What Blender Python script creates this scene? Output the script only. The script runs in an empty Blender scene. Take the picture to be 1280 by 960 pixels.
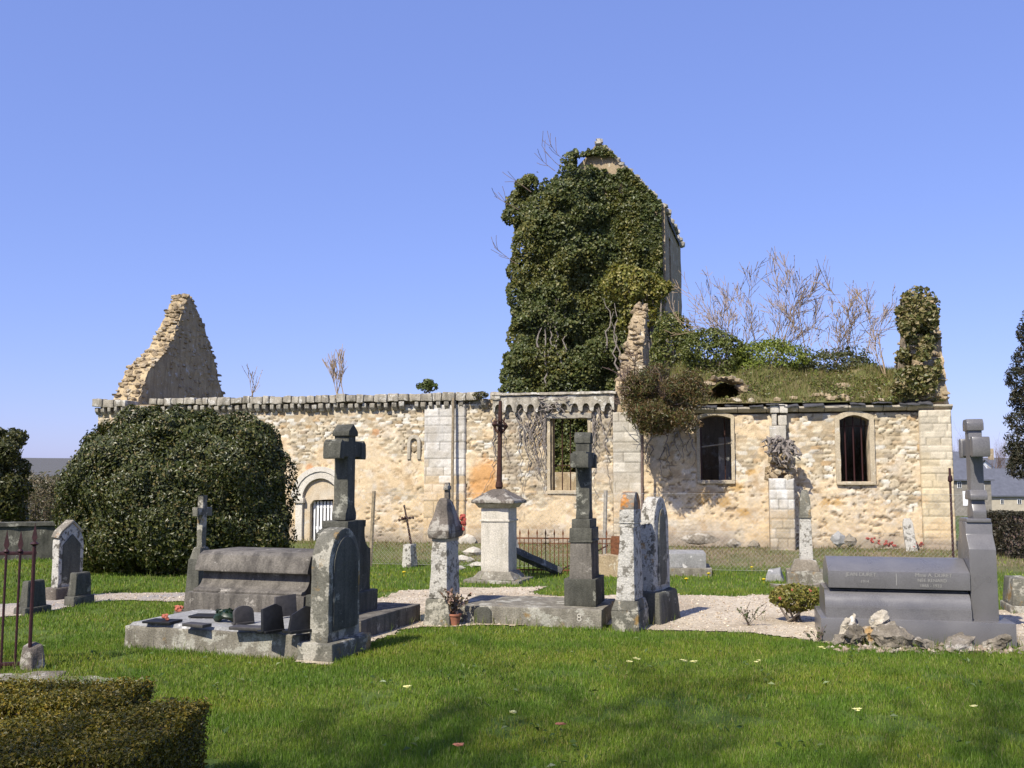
import bpy, bmesh, math, random
import numpy as np
from mathutils import Vector, Matrix, noise as mnoise
R = math.radians
sc = bpy.context.scene
COL = sc.collection
random.seed(7)
rng = np.random.default_rng(11)

# ---------------------------------------------------------------- camera, light, exposure
FPX, EYE, TILT = 1250.0, 1.6, math.atan(0.096)
cam_data = bpy.data.cameras.new('camera')
cam_data.sensor_width = 36.0
cam_data.lens = FPX / 1280 * 36
cam_data.clip_start = 0.1
cam_data.clip_end = 6000
cam = bpy.data.objects.new('camera', cam_data)
cam.location = (0, 0, EYE)
cam.rotation_euler = (math.pi / 2 + TILT, 0, 0)
COL.objects.link(cam)
sc.camera = cam

SUN_AZ, SUN_EL = R(34), R(46)
SUNV = Vector((-math.sin(SUN_AZ) * math.cos(SUN_EL), -math.cos(SUN_AZ) * math.cos(SUN_EL), math.sin(SUN_EL)))
world = bpy.data.worlds.new('World')
sc.world = world
world.use_nodes = True
wn = world.node_tree
wn.nodes.clear()
sky = wn.nodes.new('ShaderNodeTexSky')
sky.sky_type = 'NISHITA'
sky.sun_disc = False
sky.sun_elevation = SUN_EL
sky.sun_rotation = math.pi + SUN_AZ
sky.air_density = 1.0
sky.dust_density = 0.6
sky.ozone_density = 3.0
tint = wn.nodes.new('ShaderNodeMix')
tint.data_type = 'RGBA'
tint.blend_type = 'MULTIPLY'
tint.inputs[0].default_value = 1.0
tint.inputs[7].default_value = (0.92, 0.84, 1.06, 1)
bg = wn.nodes.new('ShaderNodeBackground')
bg.inputs[1].default_value = 0.125
wo = wn.nodes.new('ShaderNodeOutputWorld')
wn.links.new(sky.outputs[0], tint.inputs[6])
even = wn.nodes.new('ShaderNodeMix')          # spring haze evens the sky's gradient
even.data_type = 'RGBA'
even.inputs[0].default_value = 0.5
even.inputs[7].default_value = (1.34, 1.98, 5.0, 1)
wn.links.new(tint.outputs[2], even.inputs[6])
wn.links.new(even.outputs[2], bg.inputs[0])
wn.links.new(bg.outputs[0], wo.inputs[0])
sun_data = bpy.data.lights.new('sun', 'SUN')
sun_data.energy = 4.6
sun_data.angle = R(0.55)
sun_data.color = (1.0, 0.94, 0.83)
sun = bpy.data.objects.new('sun', sun_data)
sun.rotation_euler = (-SUNV).to_track_quat('-Z', 'Y').to_euler()
COL.objects.link(sun)
sc.view_settings.view_transform = 'Standard'
sc.view_settings.look = 'None'
sc.view_settings.gamma = 1
sc.view_settings.exposure = 0.56
sc.cycles.max_bounces = 6
sc.cycles.diffuse_bounces = 3
sc.cycles.transparent_max_bounces = 4

# ---------------------------------------------------------------- measuring the photograph
def ray(u, v):
    a, b = (u - 640) / FPX, (480 - v) / FPX
    return Vector((a, math.cos(TILT) - b * math.sin(TILT), math.sin(TILT) + b * math.cos(TILT)))
def G(u, v, z=0.0):
    d = ray(u, v); k = (z - EYE) / d.z
    return Vector((d.x * k, d.y * k, z))
def at(u, v, Y):
    d = ray(u, v); k = Y / d.y
    return Vector((d.x * k, Y, EYE + d.z * k))
CH_ROT = R(-12)
CH_O = Vector((0, 22.5, 0))
SA = Vector((math.cos(CH_ROT), math.sin(CH_ROT), 0))
TA = Vector((-math.sin(CH_ROT), math.cos(CH_ROT), 0))
def chl(p):
    q = p - CH_O
    return q.dot(SA), q.dot(TA), q.z
def chw(s, t, z):
    return CH_O + SA * s + TA * t + Vector((0, 0, z))
def CT(u, v, t=0.0):                      # the wall's plane t = const: along the wall, height
    d = ray(u, v); o = Vector((0, 0, EYE)) - CH_O
    k = (t - o.dot(TA)) / d.dot(TA)
    return o.dot(SA) + k * d.dot(SA), EYE + k * d.z
def CS(u, v, s):                          # a plane across the church: depth behind the wall, height
    d = ray(u, v); o = Vector((0, 0, EYE)) - CH_O
    k = (s - o.dot(SA)) / d.dot(SA)
    return o.dot(TA) + k * d.dot(TA), EYE + k * d.z

# ---------------------------------------------------------------- numpy noise
def hsh(i, j, s):
    n = (i.astype(np.int64) * 374761393 + j.astype(np.int64) * 668265263 + int(s) * 974634777) & 0xFFFFFFFF
    n = ((n ^ (n >> 13)) * 1274126177) & 0xFFFFFFFF
    n = ((n ^ (n >> 16)) * 2246822519) & 0xFFFFFFFF
    return ((n ^ (n >> 15)) & 0xFFFFFF) / float(0xFFFFFF)
def vn(x, y, s=0):
    i, j = np.floor(x), np.floor(y)
    fx, fy = x - i, y - j
    fx = fx * fx * (3 - 2 * fx); fy = fy * fy * (3 - 2 * fy)
    a, b = hsh(i, j, s), hsh(i + 1, j, s)
    c, d = hsh(i, j + 1, s), hsh(i + 1, j + 1, s)
    return (a * (1 - fx) + b * fx) * (1 - fy) + (c * (1 - fx) + d * fx) * fy
def fbm(x, y, s=0, o=4):
    r, a, t = 0, .5, 0
    for k in range(o):
        r = r + a * vn(x, y, s + 17 * k); t += a
        x, y, a = x * 2.03, y * 2.03, a * .5
    return r / t
def sstep(a, b, x):
    t = np.clip((x - a) / (b - a), 0, 1)
    return t * t * (3 - 2 * t)
def rubble(x, y, w, h, s=0):
    u, v = x / w, y / h
    u = u + .35 * (fbm(x / w * .6, y / h * .6, s + 5, 2) - .5)
    v = v + .45 * (fbm(x / w * .5, y / h * .5, s + 9, 2) - .5)
    i0, j0 = np.floor(u), np.floor(v)
    f1 = np.full(u.shape, 9.); f2 = np.full(u.shape, 9.); idn = np.zeros(u.shape)
    for dj in (-1, 0, 1):
        for di in (-2, -1, 0, 1, 2):
            i, j = i0 + di, j0 + dj
            cx = i + .1 + .8 * hsh(i, j, s) + .5 * np.mod(j, 2)
            cy = j + .25 + .5 * hsh(i, j, s + 1)
            d = (np.abs(u - cx) ** 4 + np.abs(v - cy) ** 4) ** .25
            m = d < f1
            f2 = np.where(m, f1, np.minimum(f2, d))
            idn = np.where(m, hsh(i, j, s + 2), idn)
            f1 = np.where(m, d, f1)
    return f2 - f1, idn
def ashlar(x, y, w, h, s=0):
    v = y / h + .12 * (vn(x * .7, y * 0, s) - .5)
    j = np.floor(v); fv = v - j
    ww = w * (.75 + .5 * hsh(j, j * 0, s + 3))
    u = x / ww + hsh(j, j * 0 + 2, s + 4)
    i = np.floor(u); fu = u - i
    e = np.minimum(np.minimum(fu, 1 - fu) * ww, np.minimum(fv, 1 - fv) * h)
    return e, hsh(i, j, s + 6)
def inpoly(px, py, poly):
    r = np.zeros(px.shape, bool); n = len(poly)
    for k in range(n):
        x1, y1 = poly[k]; x2, y2 = poly[(k + 1) % n]
        c = ((y1 > py) != (y2 > py)) & (px < (x2 - x1) * (py - y1) / ((y2 - y1) if y2 != y1 else 1e-9) + x1)
        r ^= c
    return r
def mixc(a, b, m):
    return a * (1 - m[..., None]) + b * m[..., None]
def C3(*c):
    return np.array(c, float)

# ---------------------------------------------------------------- scene helpers
def tag(o, label=None, cat=None, group=None, kind=None):
    if label: o['label'] = label
    if cat: o['category'] = cat
    if group: o['group'] = group
    if kind: o['kind'] = kind
    return o
def thing(name, label, cat, loc=(0, 0, 0), rz=0.0, group=None):
    o = bpy.data.objects.new(name, None)
    o.empty_display_size = .2
    COL.objects.link(o)
    o.location = loc; o.rotation_euler = (0, 0, rz)
    return tag(o, label, cat, group)
def link(name, me, mat, parent=None):
    o = bpy.data.objects.new(name, me)
    COL.objects.link(o)
    if mat is not None: me.materials.append(mat)
    if parent is not None: o.parent = parent
    return o
def dup(o, parent=None):
    c = o.copy(); COL.objects.link(c)
    c.parent = parent
    return c
def dup_tree(o, parent=None):
    c = dup(o, parent)
    for ch in list(o.children):
        dup_tree(ch, c)
    return c
def np_mesh(name, V, F, cols=None, smooth=False):
    me = bpy.data.meshes.new(name)
    V = np.ascontiguousarray(V, np.float32); F = np.ascontiguousarray(F, np.int32)
    nf, k = F.shape
    me.vertices.add(len(V)); me.vertices.foreach_set('co', V.ravel())
    me.loops.add(nf * k); me.loops.foreach_set('vertex_index', F.ravel())
    me.polygons.add(nf); me.polygons.foreach_set('loop_start', np.arange(0, nf * k, k, dtype=np.int32))
    me.polygons.foreach_set('use_smooth', np.full(nf, smooth))
    if cols is not None:
        a = me.attributes.new('Col', 'FLOAT_COLOR', 'POINT')
        c = np.ones((len(V), 4), np.float32); c[:, :3] = cols
        a.data.foreach_set('color', c.ravel())
    me.update(calc_edges=True)
    return me
class MB:
    def __init__(s): s.v, s.f = [], []
    def add(s, V, F):
        n = len(s.v); s.v += [tuple(p) for p in V]; s.f += [tuple(i + n for i in f) for f in F]; return s
    def hexa(s, b, t):
        return s.add(list(b) + list(t), [(3, 2, 1, 0), (4, 5, 6, 7), (0, 1, 5, 4), (1, 2, 6, 5), (2, 3, 7, 6), (3, 0, 4, 7)])
    def box(s, x0, x1, y0, y1, z0, z1):
        return s.frus(x0, x1, y0, y1, z0, x0, x1, y0, y1, z1)
    def frus(s, x0, x1, y0, y1, z0, X0, X1, Y0, Y1, z1):
        return s.hexa([(x0, y0, z0), (x1, y0, z0), (x1, y1, z0), (x0, y1, z0)], [(X0, Y0, z1), (X1, Y0, z1), (X1, Y1, z1), (X0, Y1, z1)])
    def rbox(s, c, size, rot):
        m = Matrix.Translation(c) @ rot.to_matrix().to_4x4() if hasattr(rot, 'to_matrix') else Matrix.Translation(c) @ rot
        h = [k / 2 for k in size]
        P = [m @ Vector((x * h[0], y * h[1], z * h[2])) for z in (-1, 1) for x, y in ((-1, -1), (1, -1), (1, 1), (-1, 1))]
        return s.hexa(P[:4], P[4:])
    def prism(s, pts, a, b, axis='x'):
        n = len(pts)
        f = {'x': lambda p, k: (k, p[0], p[1]), 'y': lambda p, k: (p[0], k, p[1]), 'z': lambda p, k: (p[0], p[1], k)}[axis]
        V = [f(p, a) for p in pts] + [f(p, b) for p in pts]
        F = [tuple(range(n))[::-1], tuple(range(n, 2 * n))] + [(i, (i + 1) % n, (i + 1) % n + n, i + n) for i in range(n)]
        return s.add(V, F)
    def tube(s, pts, rad, n=6):
        pts = [Vector(p) for p in pts]
        if not hasattr(rad, '__len__'): rad = [rad] * len(pts)
        V, F = [], []
        for i, p in enumerate(pts):
            d = (pts[min(i + 1, len(pts) - 1)] - pts[max(i - 1, 0)]).normalized()
            a = d.cross(Vector((0, 0, 1)) if abs(d.z) < .9 else Vector((1, 0, 0))).normalized(); b = d.cross(a)
            for k in range(n):
                q = 2 * math.pi * k / n
                V.append(p + (a * math.cos(q) + b * math.sin(q)) * rad[i])
        for i in range(len(pts) - 1):
            for k in range(n):
                F.append((i * n + k, i * n + (k + 1) % n, (i + 1) * n + (k + 1) % n, (i + 1) * n + k))
        F += [tuple(range(n))[::-1], tuple(range((len(pts) - 1) * n, len(pts) * n))]
        return s.add(V, F)
    def lathe(s, prof, c=(0, 0), n=16):
        V, F = [], []
        for r, z in prof:
            for k in range(n):
                q = 2 * math.pi * k / n; V.append((c[0] + r * math.cos(q), c[1] + r * math.sin(q), z))
        for i in range(len(prof) - 1):
            for k in range(n):
                F.append((i * n + k, i * n + (k + 1) % n, (i + 1) * n + (k + 1) % n, (i + 1) * n + k))
        F += [tuple(range(n))[::-1], tuple(range((len(prof) - 1) * n, len(prof) * n))]
        return s.add(V, F)
    def rock(s, c, r, seed, sub=2, amp=.35):
        bm = bmesh.new(); bmesh.ops.create_icosphere(bm, subdivisions=sub, radius=1)
        o = Vector((seed * 3.7, seed * 1.9, seed * .7))
        for v in bm.verts:
            d = v.co.normalized()
            q = Vector((round(d.x * 1.6) / 1.6, round(d.y * 1.6) / 1.6, round(d.z * 1.6) / 1.6))
            d = d.lerp(q, .45)
            k = 1 + amp * mnoise.noise(d * 1.3 + o) + amp * .4 * mnoise.noise(d * 4 + o)
            v.co = Vector((d.x * r[0] * k, d.y * r[1] * k, d.z * r[2] * k))
        bm.verts.index_update()
        s.add([v.co + Vector(c) for v in bm.verts], [[v.index for v in f.verts] for f in bm.faces]); bm.free()
        return s
    def build(s, name, mat, parent=None, bevel=0, seg=0, amp=0.0, freq=6.0, smooth=35, loc=None, rz=0, fine=0.0):
        me = bpy.data.meshes.new(name)
        me.from_pydata(s.v, [], s.f)
        bm = bmesh.new(); bm.from_mesh(me)
        bmesh.ops.recalc_face_normals(bm, faces=bm.faces)
        if bevel:
            es = [e for e in bm.edges if len(e.link_faces) == 2 and e.calc_face_angle(0) > R(28)]
            bmesh.ops.bevel(bm, geom=es, offset=bevel, segments=2, profile=.6, affect='EDGES', clamp_overlap=True)
        if seg:
            bmesh.ops.triangulate(bm, faces=bm.faces)
            for _ in range(7):
                es = [e for e in bm.edges if e.calc_length() > seg]
                if not es or len(bm.faces) > 60000: break
                bmesh.ops.subdivide_edges(bm, edges=es, cuts=1)
                bmesh.ops.triangulate(bm, faces=[f for f in bm.faces if len(f.verts) > 3])
            off = Vector((random.random() * 50, random.random() * 50, 0))
            for v in bm.verts:
                v.co += mnoise.noise_vector(v.co * freq + off) * amp
                if fine: v.co += mnoise.noise_vector(v.co * freq * 3.3 + off) * fine
            bmesh.ops.recalc_face_normals(bm, faces=bm.faces)
        bm.to_mesh(me); bm.free()
        if smooth:
            me.polygons.foreach_set('use_smooth', [True] * len(me.polygons))
            me.set_sharp_from_angle(angle=R(smooth))
        o = link(name, me, mat, parent)
        if loc is not None: o.location = loc
        o.rotation_euler = (0, 0, rz)
        return o

# ---------------------------------------------------------------- materials
class NT:
    def __init__(s, name):
        s.m = bpy.data.materials.new(name); s.m.use_nodes = True
        s.t = s.m.node_tree; s.b = s.t.nodes['Principled BSDF']
    def n(s, typ, ins=None, **kw):
        k = s.t.nodes.new(typ)
        for a, b in kw.items(): setattr(k, a, b)
        for a, b in (ins or {}).items(): s.set(k.inputs[a], b)
        return k
    def set(s, sock, v):
        if isinstance(v, bpy.types.NodeSocket): s.t.links.new(v, sock)
        elif isinstance(v, tuple) and len(v) == 3 and sock.type == 'RGBA': sock.default_value = (*v, 1)
        else: sock.default_value = v
    def noise(s, scale, vec=None, w=None, detail=4, rough=.6):
        k = s.n('ShaderNodeTexNoise', {'Scale': scale, 'Detail': detail, 'Roughness': rough})
        if w is not None: k.noise_dimensions = '4D'; s.set(k.inputs['W'], w)
        if vec is not None: s.set(k.inputs['Vector'], vec)
        return k.outputs[0]
    def mr(s, v, a, b, c=0., d=1.):
        return s.n('ShaderNodeMapRange', {0: v, 1: a, 2: b, 3: c, 4: d}).outputs[0]
    def mix(s, f, a, b, mode='MIX'):
        k = s.n('ShaderNodeMix', data_type='RGBA', blend_type=mode)
        s.set(k.inputs[0], f); s.set(k.inputs[6], a); s.set(k.inputs[7], b); return k.outputs[2]
    def mul(s, a, b):
        k = s.n('ShaderNodeMath', operation='MULTIPLY'); s.set(k.inputs[0], a); s.set(k.inputs[1], b); return k.outputs[0]
    def out(s, col, rough=.9, bump=None, strength=.4, dist=.02, spec=.3):
        s.set(s.b.inputs['Base Color'], col); s.set(s.b.inputs['Roughness'], rough)
        s.set(s.b.inputs['Specular IOR Level'], spec)
        if bump is not None:
            k = s.n('ShaderNodeBump', {'Strength': strength, 'Distance': dist, 'Height': bump})
            s.set(s.b.inputs['Normal'], k.outputs[0])
        return s.m
def stone_mat(name, c1, c2, dark=(.07, .065, .055), streak=.5, lichen=.0, lcol=(.62, .6, .55), orange=0., ocol=(.45, .2, .03), rough=.92, spot=5.0, bump=.5):
    t = NT(name)
    tc = t.n('ShaderNodeTexCoord').outputs['Object']
    w = t.mul(t.n('ShaderNodeObjectInfo').outputs['Random'], 37.0)
    big = t.noise(2.2, tc, w, 5)
    col = t.mix(t.mr(big, .35, .65), c1, c2)
    mp = t.n('ShaderNodeMapping', {'Vector': tc, 'Scale': (1, 1, .16)}).outputs[0]
    st = t.noise(9, mp, w, 5)
    col = t.mix(t.mul(t.mr(st, .44, .64), streak), col, dark)
    sp = t.noise(spot, tc, w, 8, .72)
    if lichen:
        col = t.mix(t.mul(t.mr(sp, .62 - lichen * .25, .66 - lichen * .25), .85), col, lcol)
    if orange:
        so = t.noise(3.5, tc, t.mul(w, 1.7), 5, .65)
        col = t.mix(t.mul(t.mr(so, .66 - orange * .2, .72 - orange * .2), .8), col, ocol)
    fine = t.noise(55, tc, None, 6, .7)
    col = t.mix(1.0, col, t.mix(t.mr(fine, .3, .7), (.62, .62, .62), (1.25, 1.25, 1.25)), 'MULTIPLY')
    med = t.noise(16, tc, None, 6, .7)
    h = t.n('ShaderNodeMath', operation='ADD'); t.set(h.inputs[0], t.mul(med, 1.6)); t.set(h.inputs[1], fine)
    return t.out(col, rough, h.outputs[0], bump, .012, .25)
def attr_mat(name, rough=.93, bump=.35, fs=45., gain=(.75, 1.2), spec=.2):
    t = NT(name)
    a = t.n('ShaderNodeAttribute', attribute_name='Col').outputs['Color']
    tc = t.n('ShaderNodeTexCoord').outputs['Object']
    f = t.noise(fs, tc, None, 6, .72)
    col = t.mix(1.0, a, t.mix(t.mr(f, .3, .7), (gain[0],) * 3, (gain[1],) * 3), 'MULTIPLY')
    return t.out(col, rough, f, bump, .015, spec)
def leaf_mat(name, rough=.45, trans=.25, spec=.4):
    t = NT(name)
    a = t.n('ShaderNodeAttribute', attribute_name='Col').outputs['Color']
    t.out(a, rough, spec=spec)
    tr = t.n('ShaderNodeBsdfTranslucent', {'Color': t.mix(1.0, a, (1.3, 1.25, .6), 'MULTIPLY')})
    mx = t.n('ShaderNodeMixShader', {0: trans, 1: t.b.outputs[0], 2: tr.outputs[0]})
    o = [k for k in t.t.nodes if k.type == 'OUTPUT_MATERIAL'][0]
    t.t.links.new(mx.outputs[0], o.inputs[0])
    return t.m
def plain_mat(name, c, rough=.7, var=.25, scale=12, metal=0., bump=.2, spec=.3, c2=None):
    t = NT(name)
    tc = t.n('ShaderNodeTexCoord').outputs['Object']
    f = t.noise(scale, tc, None, 6, .7)
    lo = tuple(k * (1 - var) for k in c); hi = c2 or tuple(k * (1 + var) for k in c)
    t.b.inputs['Metallic'].default_value = metal
    return t.out(t.mix(t.mr(f, .35, .65), lo, hi), rough, f, bump, .006, spec)

M = {}
M['wall'] = attr_mat('weathered_masonry')
M['rubble'] = stone_mat('rubble_stone', (.45, .345, .205), (.35, .27, .17), (.14, .11, .07), .45, .25, (.54, .48, .36), 0, bump=.8, spot=3)
M['innerplaster'] = stone_mat('old_inner_plaster', (.52, .405, .235), (.42, .32, .185), (.2, .155, .095), .55, .12, bump=.4)
M['ashlar_pale'] = stone_mat('pale_dressed_stone', (.50, .44, .34), (.40, .35, .26), (.17, .15, .11), .35, .1, bump=.4)
M['cornice'] = stone_mat('cornice_stone', (.46, .42, .34), (.33, .29, .22), (.09, .08, .06), .7, .3, (.6, .57, .5), 0, bump=.8)
M['graystone'] = stone_mat('grey_weathered_stone', (.125, .12, .095), (.075, .074, .058), (.03, .03, .024), .6, .16, (.30, .29, .23), 0, bump=.6)
M['tombgrey'] = stone_mat('grey_tomb_stone', (.19, .17, .14), (.12, .108, .09), (.045, .04, .034), .75, .12, (.34, .31, .26), 0, bump=.5)
M['frame'] = stone_mat('window_dressing_stone', (.52, .43, .29), (.44, .37, .26), (.22, .18, .12), .35, .15, (.58, .53, .43), bump=.5)
M['slab'] = stone_mat('lichened_slab_stone', (.28, .255, .20), (.19, .17, .13), (.085, .075, .055), .55, .35, (.40, .38, .31), .22, (.27, .17, .06), bump=.7)
M['slabtop'] = stone_mat('slab_top_stone', (.33, .325, .31), (.25, .245, .23), (.12, .12, .11), .3, .2, bump=.4)
M['lichen'] = stone_mat('white_lichened_stone', (.24, .22, .18), (.15, .135, .105), (.04, .037, .03), .5, .72, (.56, .53, .46), .1, (.36, .2, .05), bump=.9, spot=13)
M['stele'] = stone_mat('mottled_stele_stone', (.20, .19, .145), (.13, .122, .095), (.045, .042, .034), .5, .42, (.42, .39, .31), .4, (.30, .18, .05), bump=.7)
M['capstone'] = stone_mat('brown_cap_stone', (.20, .17, .135), (.125, .105, .085), (.05, .043, .035), .5, .4, (.38, .35, .29), 0, bump=.8)
M['orange'] = stone_mat('orange_lichened_stone', (.24, .21, .165), (.17, .15, .115), (.05, .045, .035), .4, .4, (.42, .38, .3), .62, (.50, .19, .02), bump=.7)
M['white_stone'] = stone_mat('white_limestone', (.60, .55, .46), (.48, .44, .36), (.24, .22, .17), .4, .1, bump=.4)
M['arch'] = stone_mat('pale_arch_stone', (.66, .62, .53), (.58, .53, .44), (.4, .36, .29), .25, 0, bump=.35)
M['rock'] = stone_mat('broken_rock', (.29, .25, .19), (.20, .17, .125), (.085, .072, .052), .5, .32, (.44, .40, .33), .2, (.38, .23, .08), bump=.9)
M['rust'] = plain_mat('rusted_iron', (.13, .052, .022), .85, .45, 30, 0, .5, .3)
M['darkrust'] = plain_mat('dark_rusted_iron', (.045, .019, .012), .8, .4, 30, 0, .5, .3)
M['maroon'] = plain_mat('dark_red_painted_iron', (.034, .009, .009), .55, .35, 25, 0, .3, .4)
M['wood'] = plain_mat('weathered_wood', (.25, .2, .13), .9, .35, 14)
M['oldwood'] = plain_mat('grey_wood', (.3, .27, .22), .9, .3, 14)
M['whitepaint'] = plain_mat('white_painted_wood', (.78, .78, .77), .6, .06, 8)
M['black'] = plain_mat('black_polished_stone', (.014, .014, .014), .5, .3, 20, 0, .03, .25)
M['bronze'] = plain_mat('dark_grey_plaque_stone', (.05, .045, .04), .6, .3, 20, 0, .05, .5)
M['dark'] = plain_mat('dark_interior', (.04, .035, .03), .95, .3, 3)  # near-black tone paints the unlit space behind openings
M['slate'] = plain_mat('dark_slate', (.07, .068, .07), .7, .35, 6)
M['wire'] = plain_mat('galvanised_wire', (.55, .52, .46), .5, .15, 20, .3)
M['red'] = plain_mat('red_petals', (.34, .07, .05), .7, .4, 40)
M['peach'] = plain_mat('coral_petals', (.42, .13, .08), .7, .3, 40)
M['yellow'] = plain_mat('pale_yellow_petals', (.78, .72, .3), .7, .15, 30)
M['terracotta'] = plain_mat('terracotta', (.3, .12, .07), .85, .2, 15)
M['leafpot'] = plain_mat('dark_plastic_leaves', (.012, .026, .012), .4, .4, 30)
M['bark'] = plain_mat('grey_bark', (.2, .17, .14), .95, .35, 20, 0, .5)
M['sapling'] = plain_mat('sapling_bark', (.29, .21, .13), .95, .3, 20, 0, .3)
M['twig'] = plain_mat('reddish_twig_bark', (.15, .105, .085), .95, .3, 20, 0, .3)
M['vine'] = plain_mat('dead_vine_bark', (.22, .19, .165), .95, .35, 25, 0, .5)
M['leaf'] = leaf_mat('leaf')
M['glossleaf'] = leaf_mat('glossy_leaf', .42, .18, .45)
M['grassblade'] = leaf_mat('grass_blade', .55, .3, .25)
t = NT('grey_granite')
tc = t.n('ShaderNodeTexCoord').outputs['Object']
f = t.noise(240, tc, None, 3, .8); f2 = t.noise(90, tc, None, 4, .8); f3 = t.noise(2.5, tc, None, 3)
c = t.mix(t.mr(f, .35, .65), (.06, .057, .056), (.19, .182, .178))
c = t.mix(t.mul(t.mr(f2, .55, .7), .6), c, (.05, .048, .05))
c = t.mix(t.mul(t.mr(f3, .4, .7), .3), c, (.22, .21, .2))
M['granite'] = t.out(c, t.mr(f3, .3, .7, .22, .42), None, spec=.5)
t = NT('inscription'); M['inscr'] = t.out((.27, .26, .235), .8)

# ---------------------------------------------------------------- terrain: one sheet to the horizon
def ground_h(x, y):
    t = (x - CH_O.x) * TA.x + (y - CH_O.y) * TA.y
    s = (x - CH_O.x) * SA.x + (y - CH_O.y) * SA.y
    bank = .20 * sstep(-3.2, -.2, t) * sstep(-13, -9, s) * (1 - sstep(9.3, 11, s)) * (1 - sstep(1, 4, t))
    fall = -3.0 * sstep(27, 120, y)
    hill = (13 + 12 * fbm(x / 420., y / 420., 3, 3)) * sstep(220, 800, y)
    small = .035 * (fbm(x / 1.7, y / 1.7, 4, 3) - .5) * (1 - sstep(60, 100, y))
    return bank + fall + hill + small - .01
def warp(n, near, far, k):
    a = np.linspace(-1, 1, n); return np.sinh(a * k) / np.sinh(k) * far + a * near
gx = warp(300, 9, 1500, 6.2)
gy = np.concatenate([np.linspace(-40, 3.5, 30), np.linspace(3.8, 27, 150), 27 + (np.linspace(0.01, 1, 90) ** 3.2) * 1500])
X, Y = np.meshgrid(gx, gy)
Z = ground_h(X, Y)
def grid_faces(n, m):
    a = np.arange(n * m).reshape(n, m)
    return np.stack([a[:-1, :-1], a[:-1, 1:], a[1:, 1:], a[1:, :-1]], -1).reshape(-1, 4)
tt = X * TA.x + (Y - 22.5) * TA.y; ss = X * SA.x + (Y - 22.5) * SA.y
gcol = mixc(C3(.055, .095, .012), C3(.09, .125, .022), fbm(X / 1.3, Y / 1.3, 8))
dirt = mixc(C3(.20, .155, .095), C3(.11, .115, .045), sstep(.35, .65, fbm(X / .5, Y / .5, 21)))
dm = sstep(-3.6, -2.3, tt + 1.0 * (fbm(X / .9, Y / .9, 31) - .5)) * sstep(-12, -10, ss) * (1 - sstep(10.5, 12, ss)) * (1 - sstep(6, 9, tt)) * (.55 + .45 * sstep(-4, 4, ss)) * 1.0
gcol = mixc(gcol, dirt, np.clip(dm, 0, 1))
far = sstep(45, 160, Y)
gcol = mixc(gcol, mixc(C3(.05, .085, .018), C3(.11, .105, .05), fbm(X / 45., Y / 60., 77, 3)), far)
wood = sstep(260, 420, Y) * sstep(.15, .32, fbm(X / 120., Y / 140., 99, 3))
gcol = mixc(gcol, C3(.115, .112, .105), wood)
ground = link('ground', np_mesh('ground', np.stack([X, Y, Z], -1).reshape(-1, 3), grid_faces(*X.shape), gcol.reshape(-1, 3), True), attr_mat('ground_turf', .95, .6, 30., (.6, 1.3)))
tag(ground, kind='structure')

# gravel paths, laid as thin sheets on the ground
PATHS = {
 'gravel_path': [(455, 751), (500, 738), (560, 734), (640, 733), (690, 732), (668, 741), (700, 745), (800, 741), (870, 744), (920, 745), (965, 742), (1015, 752), (1040, 762), (1300, 762), (1300, 808), (1140, 806), (1030, 806), (985, 796), (900, 790), (800, 789), (770, 783), (640, 783), (545, 784), (500, 789), (455, 812), (415, 830), (360, 828), (440, 790), (470, 775)],
 'sandy_path': [(-60, 757), (0, 754), (40, 751), (110, 742), (170, 742), (240, 741), (240, 753), (150, 752), (110, 756), (40, 770), (-60, 776)],
}
def ground_poly(poly):
    return [(G(u, v).x, G(u, v).y) for u, v in poly]
PATHW = {k: ground_poly(p) for k, p in PATHS.items()}
def on_path(x, y, wob=.25):
    wx = x + wob * (fbm(x / .35, y / .35, 51, 3) - .5); wy = y + wob * (fbm(x / .35, y / .35, 52, 3) - .5)
    r = np.zeros(x.shape, bool)
    for p in PATHW.values(): r |= inpoly(wx, wy, p)
    return r
def gravel_mat(name, c1, c2, c3):
    t = NT(name)
    tc = t.n('ShaderNodeTexCoord').outputs['Object']
    v = t.n('ShaderNodeTexVoronoi', {'Vector': tc, 'Scale': 38.0})
    hs = t.n('ShaderNodeSeparateColor', {0: v.outputs['Color']}).outputs[0]
    col = t.mix(hs, c1, c2)
    big = t.noise(1.1, tc, None, 6, .65)
    col = t.mix(t.mr(big, .45, .68), col, c3)
    f = t.noise(14, tc, None, 6, .75)
    col = t.mix(1.0, col, t.mix(t.mr(f, .3, .7), (.7, .7, .7), (1.15, 1.15, 1.15)), 'MULTIPLY')
    return t.out(col, .95, t.mr(v.outputs['Distance'], 0, .6, 1, 0), .8, .012, .2)
GM = {'gravel_path': gravel_mat('pale_gravel', (.44, .365, .26), (.62, .535, .40), (.36, .29, .20)), 'sandy_path': gravel_mat('sandy_gravel', (.36, .30, .22), (.5, .43, .33), (.3, .28, .26))}
for nm, poly in PATHW.items():
    xs = [p[0] for p in poly]; ys = [p[1] for p in poly]
    ax = np.arange(min(xs) - .3, max(xs) + .3, .07); ay = np.arange(min(ys) - .3, max(ys) + .3, .07)
    PX, PY = np.meshgrid(ax, ay)
    wx = PX + .25 * (fbm(PX / .35, PY / .35, 51, 3) - .5); wy = PY + .25 * (fbm(PX / .35, PY / .35, 52, 3) - .5)
    ins = inpoly(wx, wy, poly)
    F = grid_faces(*PX.shape)
    F = F[ins.ravel()[F].all(1)]
    V = np.stack([PX, PY, ground_h(PX, PY) + .012], -1).reshape(-1, 3)
    use = np.unique(F); re = np.full(len(V), -1); re[use] = np.arange(len(use))
    tag(link(nm, np_mesh(nm, V[use], re[F], None, True), GM[nm]), kind='structure')

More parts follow.
